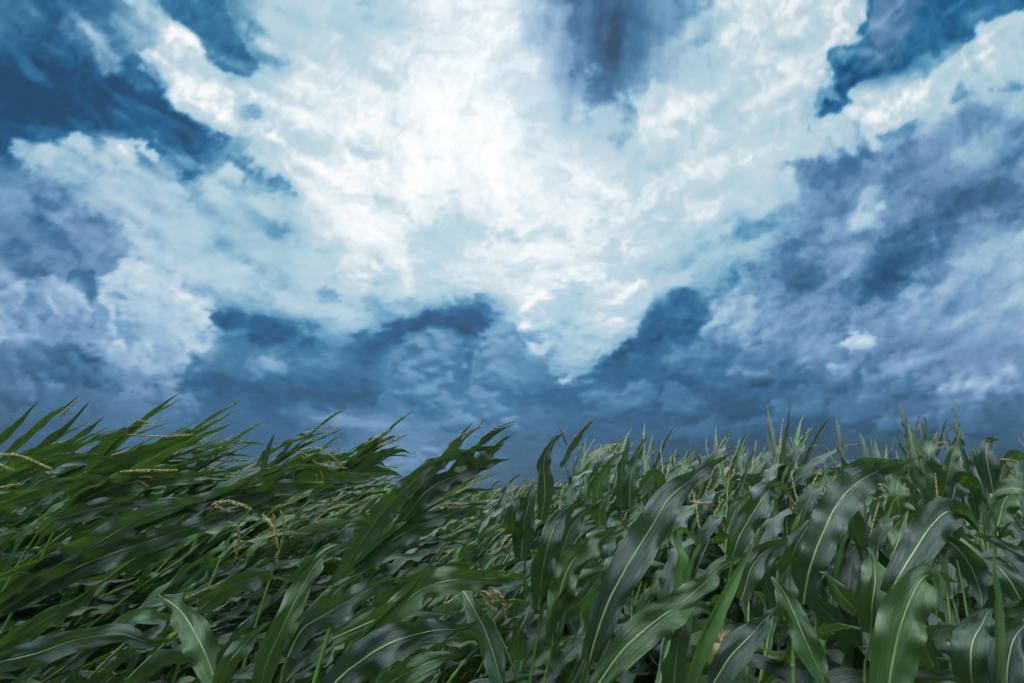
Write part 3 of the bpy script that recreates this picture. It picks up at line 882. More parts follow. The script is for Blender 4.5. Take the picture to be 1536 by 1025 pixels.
def make_plant(rng, wind, height, detail=1.0, n_leaf=10):
    """organs of one wind-blown plant in its own space (wind blows along +X):
    list of (organ name, Bag, material slot)"""
    W = unit(np.array([1.0, rng.uniform(-.2, .2), 0.04 if wind < .5 else rng.uniform(.02, .20) + .14 * (wind > .8)]))
    lean0, lean1 = R(4 + 16 * wind + rng.uniform(-4, 4)), R(14 + 46 * wind + rng.uniform(-9, 9))
    ns = 22
    s = np.linspace(0, 1, ns)
    ang = lean0 + (lean1 - lean0) * s ** 1.4
    st = height / (ns - 1)
    P = np.zeros((ns, 3))
    yb = rng.uniform(-.1, .1)
    for i in range(1, ns):
        P[i] = P[i - 1] + st * np.array([math.sin(ang[i]), yb * s[i], math.cos(ang[i])])
    organs = []
    b = Bag()
    b.tube(P, 0.012 - 0.0085 * s, 8 if detail > .6 else 4)
    for k in range(4, ns - 2, 3):                      # nodes
        b.tube(P[k] + (P[k + 1] - P[k]) * np.array([[0], [.25], [.5]]), np.array([.010, .0142, .010]) * (1 - .55 * s[k]), 8 if detail > .6 else 4)
    organs.append(('stalk', b, 1))
    Ts = tangents(P)
    plane = rng.uniform(0, 6.28)
    nu = max(9, int(36 * detail))
    nv = 11 if detail > .8 else 7 if detail > .5 else 3
    n_top = max(3, int(n_leaf * .36))
    for q in range(n_leaf + n_top):
        whorl = q >= n_leaf                            # narrow young blades at the tip
        t = 0.82 + 0.17 * (q - n_leaf) / n_top if whorl else 0.26 + 0.66 * q / (n_leaf - 1)
        x = t * (ns - 1)
        i = min(int(x), ns - 2)
        p = P[i] + (P[i + 1] - P[i]) * (x - i)
        tt = Ts[i]
        phi = plane + math.pi * (q % 2) + rng.uniform(-.6, .6)
        out = np.array([math.cos(phi), math.sin(phi), 0.0])
        top = 1.0 if whorl else max(0.0, (t - 0.62) / 0.38)
        spread = rng.uniform(.10, .38) if whorl else (0.85 - 0.22 * top) * (1 - 0.35 * wind)
        d0 = unit(tt + out * spread)
        L = rng.uniform(.26, .50) if whorl else (0.82 - 0.38 * top) * rng.uniform(.78, 1.15)
        kw = (2.0 + 4.2 * wind) * rng.uniform(.5, 1.4) * (.45 if whorl else 1)
        droop = 0.0 if whorl else (3.0 * (1 - wind) + 0.6) * rng.uniform(.4, 1.6) * (1 - 0.35 * top)
        fl, fp, fq = rng.uniform(.5, 1.6 + wind) * (.4 if whorl else 1), rng.uniform(0, 6.28), rng.uniform(3.5, 5.5 + 2 * wind)
        perp = np.cross(W, (0, 0, 1))
        kink = rng.uniform(.3, .7) if (not whorl and rng.uniform() < .33) else 9    # some blades are snapped over
        kdir = unit(W * rng.uniform(.2, 1.2) + perp * rng.normal() * .8 + np.array([0, 0, -rng.uniform(.2, 1.2)]))

        def pull(g, d):
            f = W * kw * (0.25 + 1.1 * g) + np.array([0, 0, -1.0]) * droop * (g > .22) * (0.5 + g)
            f = f + perp * fl * math.sin(fq * g + fp) * .9 + np.array([0, 0, 1.0]) * fl * .7 * math.sin(fq * 1.1 * g + fp * 2)
            if kink < g < kink + .16:
                f = f + kdir * 16
            return f
        path = arc(p, d0, nu - 1, L / (nu - 1), pull, rng)
        T = tangents(path)
        n0 = unit(np.cross(np.cross(tt, out) + 1e-6, d0))
        if n0[2] < 0 and abs(n0[2]) > .2:
            n0 = -n0
        N = transport(T, n0)
        tw = float(np.clip(rng.normal() * (1.0 + .6 * wind), -1.2, 1.2))
        uu = np.linspace(0, 1, nu)
        N = spin(T, N, tw * uu ** 1.2 + float(np.clip(0.6 * rng.normal(), -.6, .6)) * np.sin(uu * 3.1) + (0 if whorl else .28) * np.sin(uu * rng.uniform(4, 8) + fp))
        b = Bag()
        wd = rng.uniform(.026, .042) if whorl else (0.102 - 0.034 * top - .020 * wind) * rng.uniform(.75, 1.15)
        blade(b, path, N, wd, rng, nv,
              fold=rng.uniform(.35, .9) if whorl else rng.uniform(.12, .55) + .30 * wind * rng.uniform(0, 1), ruff=rng.uniform(.002, .005) if whorl else rng.uniform(.008, .019) * (1 - .55 * top),
              curl=rng.uniform(-.15, .35), base=.6 if whorl else .5)
        organs.append(('leaf', b, 3 if whorl and q % 2 and wind > .3 else 0))
    # tassel
    b = Bag()
    tip, td = P[-1], Ts[-1]
    nb = int(rng.integers(0, 4))
    kb = 4
    nn = 12 if detail > .6 else 6
    wv = 2.0 + 5 * wind
    b_path = arc(tip - td * .04, td, nn, 0.25 / nn, lambda g, d: W * wv * .35, rng)
    tassel_branch(b, b_path, 0.0024, rng, kb, detail > .6, 0, 0.005, .85)
    for q in range(nb):
        a = q * 2.4
        o = np.array([math.cos(a), math.sin(a), 0.25])
        p0 = b_path[1] + (b_path[3] - b_path[1]) * q / nb
        pth = arc(p0, unit(td + o * .7), nn, rng.uniform(.12, .19) / nn, lambda g, d: W * wv + np.array([0, 0, -1.]) * rng.uniform(0, 5) * g, rng)
        tassel_branch(b, pth, 0.0015, rng, kb, detail > .6, 0, 0.005, .8)
    organs.append(('tassel', b, 2))
    return organs


def merged(organs):
    B = Bag()
    for _, b, slot in organs:
        V, F, U, M = b.arrays()
        B.V.append(V); B.F.append(F + B.n); B.U.append(U); B.M.append(np.full(len(F), slot))
        B.n += len(V)
    return B

# ------------------------------------------------------------------ where things stand
FWD = np.array([0, math.cos(PITCH), math.sin(PITCH)])
UPV = np.array([0, -math.sin(PITCH), math.cos(PITCH)])
RGT = np.array([1.0, 0, 0])
EYE = np.array([0, 0, CAM_H])


def at(px, py, z):
    """photo pixel and depth in metres -> point in the field"""
    return EYE + z * (FWD + RGT * (px - 768) / FPX + UPV * (512.5 - py) / FPX)


# ground
def build_ground():
    m, T = new_mat('soil')
    obj = T.n('ShaderNodeTexCoord').outputs['Object']
    n, _ = T.noise(obj, 1.6, 10, 0.65)
    n2, _ = T.noise(obj, 14.0, 8, 0.7)
    b = T.n('ShaderNodeBsdfPrincipled')
    T.put(b.inputs['Base Color'], T.mix(n, (0.022, 0.017, 0.012, 1), (0.07, 0.055, 0.038, 1)))
    b.inputs['Roughness'].default_value = 0.95
    bp = T.n('ShaderNodeBump')
    bp.inputs['Strength'].default_value = 0.9
    bp.inputs['Distance'].default_value = 0.05
    T.put(bp.inputs['Height'], n2)
    T.put(b.inputs['Normal'], bp.outputs[0])
    T.t.links.new(b.outputs[0], T.n('ShaderNodeOutputMaterial').inputs[0])
    n = 81
    g = np.linspace(-1, 1, n)
    g = np.sign(g) * np.abs(g) ** 3 * 1500
    X, Y = np.meshgrid(g, g, indexing='ij')
    rng = np.random.default_rng(3)
    Z = rng.normal(size=X.shape) * 0.012
    bag = Bag()
    bag.grid(np.stack([X, Y, Z], -1), np.stack([X, Y], -1), n, n)
    o = bag.build('ground', m)
    o['kind'] = 'structure'


build_ground()

WIND_AZ = R(42)                                    # the wind blows away to the right: 42 degrees from +X towards +Y
rngF = np.random.default_rng(11)
MATS = [M_LEAF, M_STALK, M_TASSEL, M_YOUNG]
MATS_RED = [M_LEAF, M_STALK, M_TASSEL_RED, M_YOUNG]


def wind_at(x, y):
    """how hard the crop is flattened: strongest on the left"""
    a = math.degrees(math.atan2(x, max(y, .1)))
    return float(np.clip(0.52 - a / 95.0, 0.12, 0.95))


def crop_height(wind):
    return float(np.interp(wind, [.12, .35, .6, .9], [2.06, 2.08, 2.08, 2.42]))


# kinds of plant: near ones keep their organs apart, far ones are one mesh each
LEVELS = (0.12, 0.35, 0.6, 0.9)
PER = 3
near_kinds, mid_kinds = [], []
for li, wd in enumerate(LEVELS):
    for k in range(PER):
        near_kinds.append(make_plant(np.random.default_rng(100 + li * 10 + k), wd, crop_height(wd), 1.0, n_leaf=12))
        mid_kinds.append(merged(make_plant(np.random.default_rng(200 + li * 10 + k), wd, crop_height(wd), 0.62, n_leaf=10)).mesh('maize_plant', MATS if k else MATS_RED))


def kind_index(wd):
    li = int(np.argmin([abs(wd - l) for l in LEVELS]))
    return li * PER + int(rngF.integers(PER))


near_src = {}
LAB_L = ('maize plant flattened by wind, leaves streaming right in the left rows', 'wind-flattened maize plants in the left rows')
LAB_C = ('maize plant bent by wind in the middle rows behind the large front leaves', 'wind-bent maize plants in the middle rows')
LAB_R = ('upright maize plant with arching broad leaves in the right rows', 'upright maize plants in the right rows')


def lab_for(x, y, far):
    a = math.degrees(math.atan2(x, y))
    if far:
        side = 'left' if a < -14 else 'right' if a > 14 else 'middle'
        return ('small maize plant in the back rows under the dark %s sky' % side, 'back rows of maize on the %s' % side)
    return LAB_L if a < -14 else LAB_R if a > 14 else LAB_C


def put_near(x, y, wd, rz, sc):
    k = kind_index(wd)
    lab, grp = lab_for(x, y, False)
    if k not in near_src:
        root = thing('maize_plant', lab, 'maize plant', (x, y, 0), rz, grp)
        root.scale = (sc, sc, sc)
        kids = [b.build(nm, MATS[slot], root) for nm, b, slot in near_kinds[k]]
        near_src[k] = (root, kids)
    else:
        root, kids = near_src[k]
        copy_tree(root, kids, (x, y, 0), rz, sc, lab, grp)


spots = []
y = 1.62
row = 0
while y < 7.5:
    step = 0.26 if y < 3 else 0.31 if y < 4.5 else 0.36
    half = y * 1.22 + 0.9
    x = -half + rngF.uniform(0, step)
    while x < half:
        spots.append((x + rngF.normal() * .06, y + rngF.normal() * .07))
        x += step * rngF.uniform(.8, 1.2)
    y += 0.42
    row += 1
n_ind = 0
MAX_IND = 262
for x, y in spots[:MAX_IND]:
    wd = wind_at(x, y) + rngF.normal() * .06
    rz = WIND_AZ + rngF.normal() * R(11) - (R(14) if x < -y * .2 else 0)
    sc = rngF.uniform(.92, 1.06)
    if x < 0 and y < 2.05:
        sc *= .85
    elif x < -y * .75:
        sc *= 1.04
    elif x < 0 and y < 4:
        sc *= 1.0 if x > -y * .3 else .92
    elif y < 2.2:
        sc *= .88 if x > .6 else .95
    elif y < 3.6 and x < .6 * y:
        sc *= 1.04
    if y < 3.3:
        put_near(x, y, wd, rz, sc)
    else:
        lab, grp = lab_for(x, y, True)
        o = link('maize_plant', mid_kinds[kind_index(wd)])
        o.location, o.rotation_euler, o.scale = (x, y, 0), (0, 0, rz), (sc, sc, sc)
        tag(o, lab, 'maize plant', grp)

# taller plants that fill the left skyline
for k in range(16):
    x, y = -4.3 + 1.35 * (k % 8) / 7 + rngF.normal() * .08, 2.45 + .42 * (k // 8) + rngF.normal() * .08
    put_near(x, y, .9, WIND_AZ - R(12) + rngF.normal() * R(9), rngF.uniform(1.02, 1.12))

# and the ragged tops of the middle skyline
for k in range(12):
    x, y = -.25 + 1.25 * k / 11 + rngF.normal() * .05, 2.5 + .3 * (k % 3) + rngF.normal() * .06
    put_near(x, y, .35, WIND_AZ + rngF.normal() * R(10), rngF.uniform(1.02, 1.11))

# the rest of the field, too many to count: one object
def build_far():
    kinds = []
    for li, wd in enumerate(LEVELS):
        for k in range(3):
            kinds.append(merged(make_plant(np.random.default_rng(300 + li * 10 + k), wd, crop_height(wd), 0.34, n_leaf=8)).arrays())
    VS, FS, US, MS, n = [], [], [], [], 0
    pts = list(spots[MAX_IND:])
    y = 7.5
    while y < 60:
        step = 0.30 + 0.022 * (y - 7)
        half = y * 1.15 + 1.5
        for x in np.arange(-half, half, step):
            pts.append((x + rngF.normal() * .12, y + rngF.normal() * .12))
        y += 0.5 + 0.06 * (y - 7)
    for x, y in pts:
        wd = wind_at(x, y) + rngF.normal() * .06
        li = int(np.argmin([abs(wd - l) for l in LEVELS]))
        V, F, U, M = kinds[li * 3 + int(rngF.integers(3))]
        a = WIND_AZ + rngF.normal() * R(12)
        s = rngF.uniform(.92, 1.06)
        c, q = math.cos(a) * s, math.sin(a) * s
        VS.append(np.stack([V[:, 0] * c - V[:, 1] * q + x, V[:, 0] * q + V[:, 1] * c + y, V[:, 2] * s], 1))
        FS.append(F + n); US.append(U); MS.append(M)
        n += len(V)
    me = raw_mesh('distant_maize', np.vstack(VS), np.vstack(FS), np.vstack(US), np.concatenate(MS), MATS_RED)
    o = link('distant_maize', me)
    tag(o, 'dense far maize crop whose tips line the foot of the storm sky', 'maize crop', kind='stuff')
    return len(pts), len(me.polygons)


print('FAR', build_far(), 'spots', len(spots))

# ------------------------------------------------------------------ the large plants of the front rows
rngH = np.random.default_rng(77)
WV = np.array([math.cos(WIND_AZ), math.sin(WIND_AZ), 0.0])
TAB = {}


def path_at(pts, n):
    """(px, py, depth) control points -> smooth path in the field"""
    return spline([at(*p) for p in pts], n)


def hero_blade(root, pts, w, roll=0.0, fold=0.30, ruff=0.011, young=False, curl=0.1, base=.55, peak=.36, nu=56, label=None):
    P = path_at(pts, nu)
    T = tangents(P)
    z = np.interp(np.linspace(0, 1, 9), np.linspace(0, 1, len(pts)), [p[2] for p in pts])[3]
    width = w * z / FPX * (.86 if w > 30 else 1)
    c = unit(EYE - P)
    N = unit(c - T * np.sum(c * T, 1, keepdims=True))
    roll = np.atleast_1d(np.asarray(roll, float))
    ang = np.radians(np.interp(np.linspace(0, 1, nu), np.linspace(0, 1, len(roll)), roll))
    k = np.ones(5) / 5                                             # ease the normals along the blade
    N = unit(np.stack([np.convolve(np.pad(N[:, i], 2, 'edge'), k, 'valid') for i in range(3)], 1))
    N = unit(N - T * np.sum(N * T, 1, keepdims=True))
    N = spin(T, N, ang)
    ruff *= min(1.0, max(.3, (w - 8) / 32.0))
    b = Bag()
    mid, S, hw = blade(b, P, N, width, rngH, 13, fold, ruff, curl, 0, base, peak)
    o = b.build('leaf', M_YOUNG if young else M_BLADE, root)
    if label:
        o['label'] = label
    r = Bag()
    u = np.linspace(0, 1, nu)
    side = 1 if fold >= 0 else -1
    rad = (0.0024 * (1 - u) ** 1.1 + 0.0004) * min(1.15, width / .075)
    m = int(nu * .93)
    r.tube((mid + N * 0.0006 * side)[:m], rad[:m], 8, 0, 0.42, N[:m])
    r.build('midrib', M_STALK if young else M_RIB, o)
    return o


def hero_tassel(root, branches, red=False, r=0.0020):
    mat = M_TASSEL_RED if red else M_TASSEL
    o = None
    for pts in branches:
        P = path_at(pts, 22)
        b = Bag()
        tassel_branch(b, P, r, rngH, 5, True, 0, .0027, .9)
        if o is None:
            o = b.build('tassel', mat, root)
        else:
            b.build('tassel_branch', mat, o)
    return o


def hero(label, stalk, leaves, tassels=(), red=False, group=None, fill=3, ear=None):
    """one plant: stalk through the given points down to the soil, its blades, tassel and a few lower blades"""
    pts = [at(*p) for p in stalk]
    low = pts[0]
    foot = np.array([low[0] - WV[0] * .22, low[1] - WV[1] * .22, 0.0])
    root = thing('maize_plant', label, 'maize plant', tuple(foot), 0, group)
    mid_ = np.array([foot[0] * .65 + low[0] * .35, foot[1] * .65 + low[1] * .35, low[2] * .55])
    P = spline([foot, mid_] + pts, 40)
    u = np.linspace(0, 1, 40)
    b = Bag()
    b.tube(P, 0.0120 - 0.0108 * u ** 1.3, 10)
    T = tangents(P)
    for k in range(5, 37, 4):
        b.tube(P[k] + T[k] * np.array([[-.006], [0], [.006], [.014]]), np.array([.4, 1.12, 1.12, .4]) * (0.0120 - 0.0108 * u[k] ** 1.3) * 1.18, 10)
    kids = [b.build('stalk', M_STALK, root)]
    for lf in leaves:
        hero_blade(root, lf[0], lf[1], *lf[2:3], **(lf[3] if len(lf) > 3 else {}))
    if tassels:
        hero_tassel(root, tassels, red)
    for q in range(fill):                                          # lower blades, mostly hidden
        k = 8 + 4 * q
        if P[k][2] > 1.15:
            break
        a = rngH.uniform(0, 6.28) + math.pi * q
        out = np.array([math.cos(a), math.sin(a), 0.1])
        dr = rngH.uniform(2, 4)
        pth = arc(P[k], unit(T[k] + out * .8), 24, .70 / 24, lambda g, d: WV * 2.0 - np.array([0, 0, 1.]) * dr * (g > .25), rngH)
        bb = Bag()
        blade(bb, pth, transport(tangents(pth), unit(np.cross(np.cross(T[k], out), T[k] + out))), .085, rngH, 9, .3, .010, .1)
        bb.build('leaf', M_LEAF, root)
    if ear:                                                        # cob in its husk, leaning from the stalk
        A0, B0 = at(*ear[0]), at(*ear[1])
        bb = Bag()
        n = 16
        t = np.linspace(0, 1, n)
        rr = 0.019 * (.75 + .25 * np.sin(t * 2.4)) * (1 - t ** 5) ** .5 + .001
        bb.tube(A0 + (B0 - A0) * t[:, None], rr, 12)
        e = bb.build('ear', M_HUSK, root)
        bb = Bag()
        for q in range(14):
            pth = arc(B0, unit(B0 - A0) + rngH.normal(size=3) * .5, 8, .005, lambda g, d: WV * 8 - np.array([0, 0, 1.]) * 14, rngH)
            bb.tube(pth, 0.0008, 4)
        bb.build('silk', M_SILK, e)
    for o in root.children:                                        # organs keep their place, now measured from the foot
        o.matrix_parent_inverse = Matrix.Translation(-root.location)
    return root


def shift(pts, dx, dy, dz=0.0):
    return [(p[0] + dx, p[1] + dy, p[2] + dz) for p in pts]


# --- left: the plant flattened across the front
hero('flattened maize plant with a long sweeping broad leaf pair and hanging yellow tassels',
     [(-60, 1010, 1.12), (30, 900, 1.15), (120, 838, 1.18), (254, 773, 1.22), (345, 742, 1.28)],
     [([(-30, 930, 1.12), (77, 855, 1.14), (150, 812, 1.15), (227, 772, 1.18), (300, 752, 1.22), (370, 728, 1.28), (430, 700, 1.34)], 50, [15, 5, 20, 35], dict(fold=.22)),
      ([(0, 918, 1.10), (113, 852, 1.12), (227, 812, 1.15), (300, 786, 1.18), (372, 762, 1.25), (440, 752, 1.3)], 46, [30, 10, 15, 40], dict(fold=.3)),
      ([(90, 850, 1.16), (186, 800, 1.18), (254, 773, 1.2), (363, 730, 1.26), (431, 702, 1.3), (470, 680, 1.34)], 17, [50, 40, 60], dict(young=True, fold=.7, ruff=.004)),
      ([(272, 762, 1.24), (363, 742, 1.28), (454, 727, 1.34), (520, 733, 1.4)], 30, [10, 30, 50]),
      ([(318, 745, 1.26), (395, 712, 1.32), (450, 700, 1.36), (499, 702, 1.4)], 24, [50, 40, 30])],
     [[(318, 757, 1.2), (340, 752, 1.2), (360, 757, 1.2), (377, 764, 1.2)], [(322, 758, 1.2), (335, 764, 1.2), (350, 768, 1.2)], [(357, 785, 1.18), (358, 810, 1.18), (353, 842, 1.18)], [(393, 772, 1.2), (408, 790, 1.2), (417, 822, 1.2)],
      [(409, 770, 1.22), (414, 800, 1.22), (416, 815, 1.22)], [(420, 765, 1.22), (427, 790, 1.22), (423, 815, 1.22), (414, 838, 1.22)]])

hero('maize plant at the lower left edge with one long leaf reaching right',
     [(-140, 1080, 1.0), (-60, 1010, 1.0), (-20, 960, 1.02)],
     [([(-40, 1003, 1.0), (50, 982, 1.0), (113, 960, 1.02), (181, 951, 1.05), (227, 964, 1.08), (290, 955, 1.12)], 42, [20, 5, 10, 50], dict(fold=.18)),
      ([(-20, 985, 1.04), (77, 923, 1.06), (128, 890, 1.08), (168, 866, 1.12)], 38, [15, 20, 45]),
      ([(-30, 880, 1.1), (40, 850, 1.12), (110, 838, 1.15), (170, 840, 1.2)], 34, [60, 50, 30])], ear=((146, 1060, 1.75), (152, 1000, 1.78)))

hero('dark maize plant with a drooping white-ribbed leaf, lower left near the bottom',
     [(330, 1060, 1.1), (300, 960, 1.14), (270, 905, 1.16)],
     [([(238, 893, 1.16), (272, 920, 1.14), (299, 960, 1.1), (322, 1020, 1.06), (330, 1060, 1.02)], 50, [25, 10, 10], dict(peak=.6, base=.12, fold=.35)),
      ([(300, 914, 1.18), (345, 880, 1.2), (395, 866, 1.22), (449, 874, 1.26)], 42, [20, 35, 60])])

hero('short maize plant at the bottom edge, just left of the tall white-ribbed blade',
     [(318, 1090, .98), (326, 1050, 1.0)],
     [([(325, 1040, 1.0), (340, 1000, 1.0), (362, 970, 1.02), (390, 942, 1.05), (410, 930, 1.08)], 36, [15, 15, 40], dict(fold=.25)),
      ([(330, 1010, 1.06), (352, 960, 1.08), (372, 935, 1.1), (385, 916, 1.12)], 34, [40, 30, 20])])

hero('maize plant with a tall white-ribbed blade rising from the bottom left edge',
     [(380, 1100, 1.0), (388, 1040, 1.0)],
     [([(388, 1040, 1.0), (402, 990, 1.0), (424, 940, 1.02), (454, 878, 1.06), (486, 834, 1.12), (520, 812, 1.2)], 46, [10, 5, 25, 45], dict(fold=.3)),
      ([(440, 870, 1.2), (470, 838, 1.22), (500, 820, 1.25), (540, 815, 1.3)], 34, [60, 40, 30])])

hero('maize plant with pale green stalk and yellow joint, beside the tall white-ribbed blade',
     [(410, 1060, .98), (422, 1010, 1.0), (436, 975, 1.02), (480, 905, 1.06)],
     [([(432, 985, 1.0), (454, 945, 1.02), (490, 920, 1.04), (530, 896, 1.08), (572, 875, 1.12), (610, 868, 1.18)], 50, [20, 10, 30, 50], dict(fold=.32)),
      ([(440, 960, 1.04), (468, 916, 1.06), (500, 885, 1.1), (548, 858, 1.16)], 30, [60, 45, 30]),
      ([(424, 1010, 1.0), (436, 975, 1.01), (450, 945, 1.02)], 14, [60, 60], dict(young=True, fold=.8, ruff=.001, base=.9))])

hero('maize plant with a rolled spear-like leaf and a broad leaf with folded tip',
     [(478, 1070, .96), (500, 1010, .98), (530, 960, 1.0)],
     [([(500, 1005, .97), (554, 944, .98), (613, 887, 1.0), (650, 838, 1.02), (679, 804, 1.04)], 22, [35, 30, 45], dict(fold=.75, ruff=.003, young=False)),
      ([(500, 958, 1.02), (545, 938, 1.02), (591, 915, 1.04), (640, 882, 1.06), (700, 868, 1.1), (760, 866, 1.14), (788, 874, 1.16), (792, 900, 1.17)], 46, [5, 15, 15, 40, 70], dict(fold=.22, peak=.5)),
      ([(650, 875, 1.14), (695, 868, 1.16), (745, 850, 1.2), (798, 833, 1.24)], 16, [40, 50], dict(fold=.6, ruff=.003)),
      ([(560, 908, 1.14), (620, 868, 1.16), (690, 846, 1.2), (726, 852, 1.24)], 36, [30, 35, 55])])

hero('low maize plant in the bottom centre with a broad leaf and bright curled edge',
     [(470, 1090, .92), (490, 1035, .93)],
     [([(488, 1040, .92), (530, 1000, .93), (591, 962, .95), (650, 948, .98), (690, 944, 1.0), (722, 930, 1.03)], 62, [5, 0, 20, 50], dict(fold=.2)),
      ([(560, 1050, .9), (590, 1022, .9), (650, 990, .92), (698, 980, .96)], 46, [15, 10, 40]),
      ([(640, 975, 1.0), (690, 952, 1.0), (722, 956, 1.0), (728, 985, 1.0), (712, 1015, 1.0)], 20, [70, 60, 60], dict(young=True, fold=.4))])

hero('maize plant with a straight hanging leaf beside withered yellow tassel threads',
     [(775, 1090, 1.2), (768, 1000, 1.22), (720, 890, 1.25)],
     [([(690, 880, 1.24), (706, 905, 1.2), (728, 950, 1.16), (752, 1020, 1.12), (764, 1060, 1.1)], 46, [20, 15, 25], dict(fold=.4, peak=.55, base=.2)),
      ([(775, 990, 1.22), (778, 950, 1.2), (790, 925, 1.22), (796, 905, 1.25)], 32, [10, 30])],
     [[(722, 886, 1.16), (733, 893, 1.16), (741, 905, 1.16)], [(735, 886, 1.16), (745, 896, 1.16), (754, 908, 1.16), (760, 930, 1.16)], [(720, 890, 1.16), (730, 905, 1.16), (745, 916, 1.16)], [(738, 884, 1.16), (752, 895, 1.16), (757, 915, 1.16)]])

# --- the leaning bundle in the middle
hero('maize plant leaning right as one dense leaf bundle with brown tassels, mid picture',
     [(490, 960, 1.55), (518, 880, 1.58), (590, 796, 1.62), (650, 742, 1.68), (720, 680, 1.78), (757, 650, 1.84)],
     [([(505, 880, 1.56), (540, 815, 1.58), (590, 752, 1.6), (640, 705, 1.64), (700, 676, 1.7), (758, 668, 1.78)], 42, [20, 15, 30, 50]),
      ([(590, 800, 1.6), (640, 738, 1.62), (690, 712, 1.66), (740, 694, 1.72), (768, 688, 1.78)], 36, [30, 10, 40]),
      ([(560, 830, 1.62), (610, 760, 1.66), (650, 702, 1.7), (690, 662, 1.74), (732, 626, 1.8)], 24, [60, 50, 60], dict(young=True, fold=.5)),
      ([(640, 752, 1.7), (690, 694, 1.74), (735, 654, 1.8), (772, 636, 1.86)], 24, [50, 50]),
      ([(600, 780, 1.72), (640, 720, 1.76), (672, 676, 1.8), (712, 630, 1.86)], 20, [40, 60]),
      ([(518, 868, 1.5), (575, 820, 1.52), (636, 786, 1.54), (690, 767, 1.58), (735, 764, 1.64)], 42, [10, 10, 40], dict(fold=.35)),
      ([(530, 850, 1.5), (590, 798, 1.52), (640, 762, 1.55), (690, 738, 1.6)], 18, [50, 50], dict(young=True, fold=.8, ruff=.002)),
      ([(660, 735, 1.7), (710, 700, 1.74), (750, 665, 1.8), (768, 652, 1.84)], 28, [20, 45])],
     [[(672, 668, 1.72), (695, 652, 1.74), (722, 640, 1.76)], [(720, 660, 1.8), (745, 642, 1.82), (772, 632, 1.84)], [(715, 675, 1.76), (728, 684, 1.76), (738, 698, 1.76)], [(655, 762, 1.5), (672, 757, 1.5), (690, 758, 1.5)]], red=True)

hero('small wind-bent maize plant peaking just left of the dense leaning bundle',
     [(430, 800, 2.5), (480, 740, 2.55), (540, 690, 2.6), (580, 660, 2.66)],
     [([(470, 750, 2.5), (520, 700, 2.54), (560, 668, 2.6), (594, 652, 2.66)], 22, [40, 40]),
      ([(480, 735, 2.5), (540, 692, 2.54), (580, 676, 2.6), (600, 668, 2.64)], 20, [20, 40]),
      ([(500, 720, 2.56), (548, 672, 2.6), (590, 645, 2.66)], 14, [60, 60]),
      ([(470, 742, 2.45), (530, 712, 2.5), (575, 706, 2.55), (606, 716, 2.6)], 24, [15, 30]),
      ([(520, 720, 2.45), (560, 690, 2.5), (598, 676, 2.56), (616, 680, 2.6)], 18, [35, 20])],
     [[(548, 668, 2.6), (570, 655, 2.6), (588, 644, 2.6)], [(556, 668, 2.6), (580, 660, 2.6), (600, 662, 2.6)]], red=True)

hero('slender maize plant with one long blade rising highest above the left skyline',
     [(60, 840, 1.9), (110, 740, 1.95), (160, 680, 2.0), (190, 655, 2.04)],
     [([(150, 690, 2.0), (195, 645, 2.02), (235, 612, 2.06), (275, 586, 2.12)], 17, [45, 50, 60], dict(fold=.5, ruff=.004)),
      ([(120, 720, 1.95), (180, 690, 2.0), (240, 672, 2.05), (320, 636, 2.1)], 26, [30, 40]),
      ([(100, 740, 1.9), (160, 710, 1.95), (220, 700, 2.0), (280, 662, 2.05)], 28, [20, 40]),
      ([(130, 705, 1.98), (165, 660, 2.0), (200, 640, 2.03), (215, 632, 2.06)], 18, [50, 30])],
     [[(190, 652, 2.0), (240, 655, 2.0), (290, 652, 2.02)], [(185, 655, 2.0), (205, 632, 2.0), (222, 634, 2.0)]])

hero('maize plant at the far left edge with leaf tips fanned against the clouds',
     [(-120, 850, 1.7), (-60, 760, 1.75), (0, 700, 1.8), (50, 650, 1.86)],
     [([(-40, 700, 1.75), (10, 650, 1.8), (60, 600, 1.88)], 18, [50, 50], dict(fold=.4)),
      ([(10, 680, 1.8), (60, 635, 1.84), (95, 612, 1.88), (120, 592, 1.92)], 18, [50, 60]),
      ([(20, 700, 1.8), (80, 655, 1.84), (110, 630, 1.88), (136, 600, 1.92)], 17, [45, 50]),
      ([(-30, 730, 1.72), (40, 690, 1.76), (110, 660, 1.82), (160, 622, 1.9)], 24, [30, 50]),
      ([(-60, 760, 1.65), (20, 712, 1.7), (110, 686, 1.76), (190, 690, 1.82)], 32, [20, 30]),
      ([(-60, 800, 1.6), (20, 750, 1.64), (100, 722, 1.7), (180, 716, 1.76)], 36, [25, 35])],
     [[(-10, 682, 1.6), (30, 684, 1.6), (78, 704, 1.6)], [(-10, 692, 1.6), (20, 706, 1.6)], [(-10, 734, 1.55), (30, 726, 1.55)], [(88, 628, 1.84), (104, 612, 1.86), (114, 600, 1.88)]])

hero('streaming maize plant on the left with a thin yellow tassel pointing straight right',
     [(20, 860, 1.5), (80, 780, 1.54), (150, 730, 1.6), (180, 712, 1.64)],
     [([(60, 800, 1.5), (140, 740, 1.54), (220, 710, 1.6), (310, 688, 1.68)], 36, [25, 30]),
      ([(100, 760, 1.52), (180, 728, 1.56), (260, 716, 1.62), (345, 706, 1.7)], 30, [15, 30]),
      ([(140, 740, 1.6), (210, 700, 1.64), (290, 660, 1.7), (352, 634, 1.78)], 22, [50, 45]),
      ([(80, 780, 1.46), (150, 762, 1.5), (210, 752, 1.55), (260, 765, 1.6)], 34, [10, 20])],
     [[(180, 708, 1.58), (225, 706, 1.58), (266, 706, 1.6)], [(190, 710, 1.58), (210, 722, 1.58), (222, 730, 1.58)], [(185, 712, 1.58), (205, 715, 1.58), (228, 716, 1.58)]])

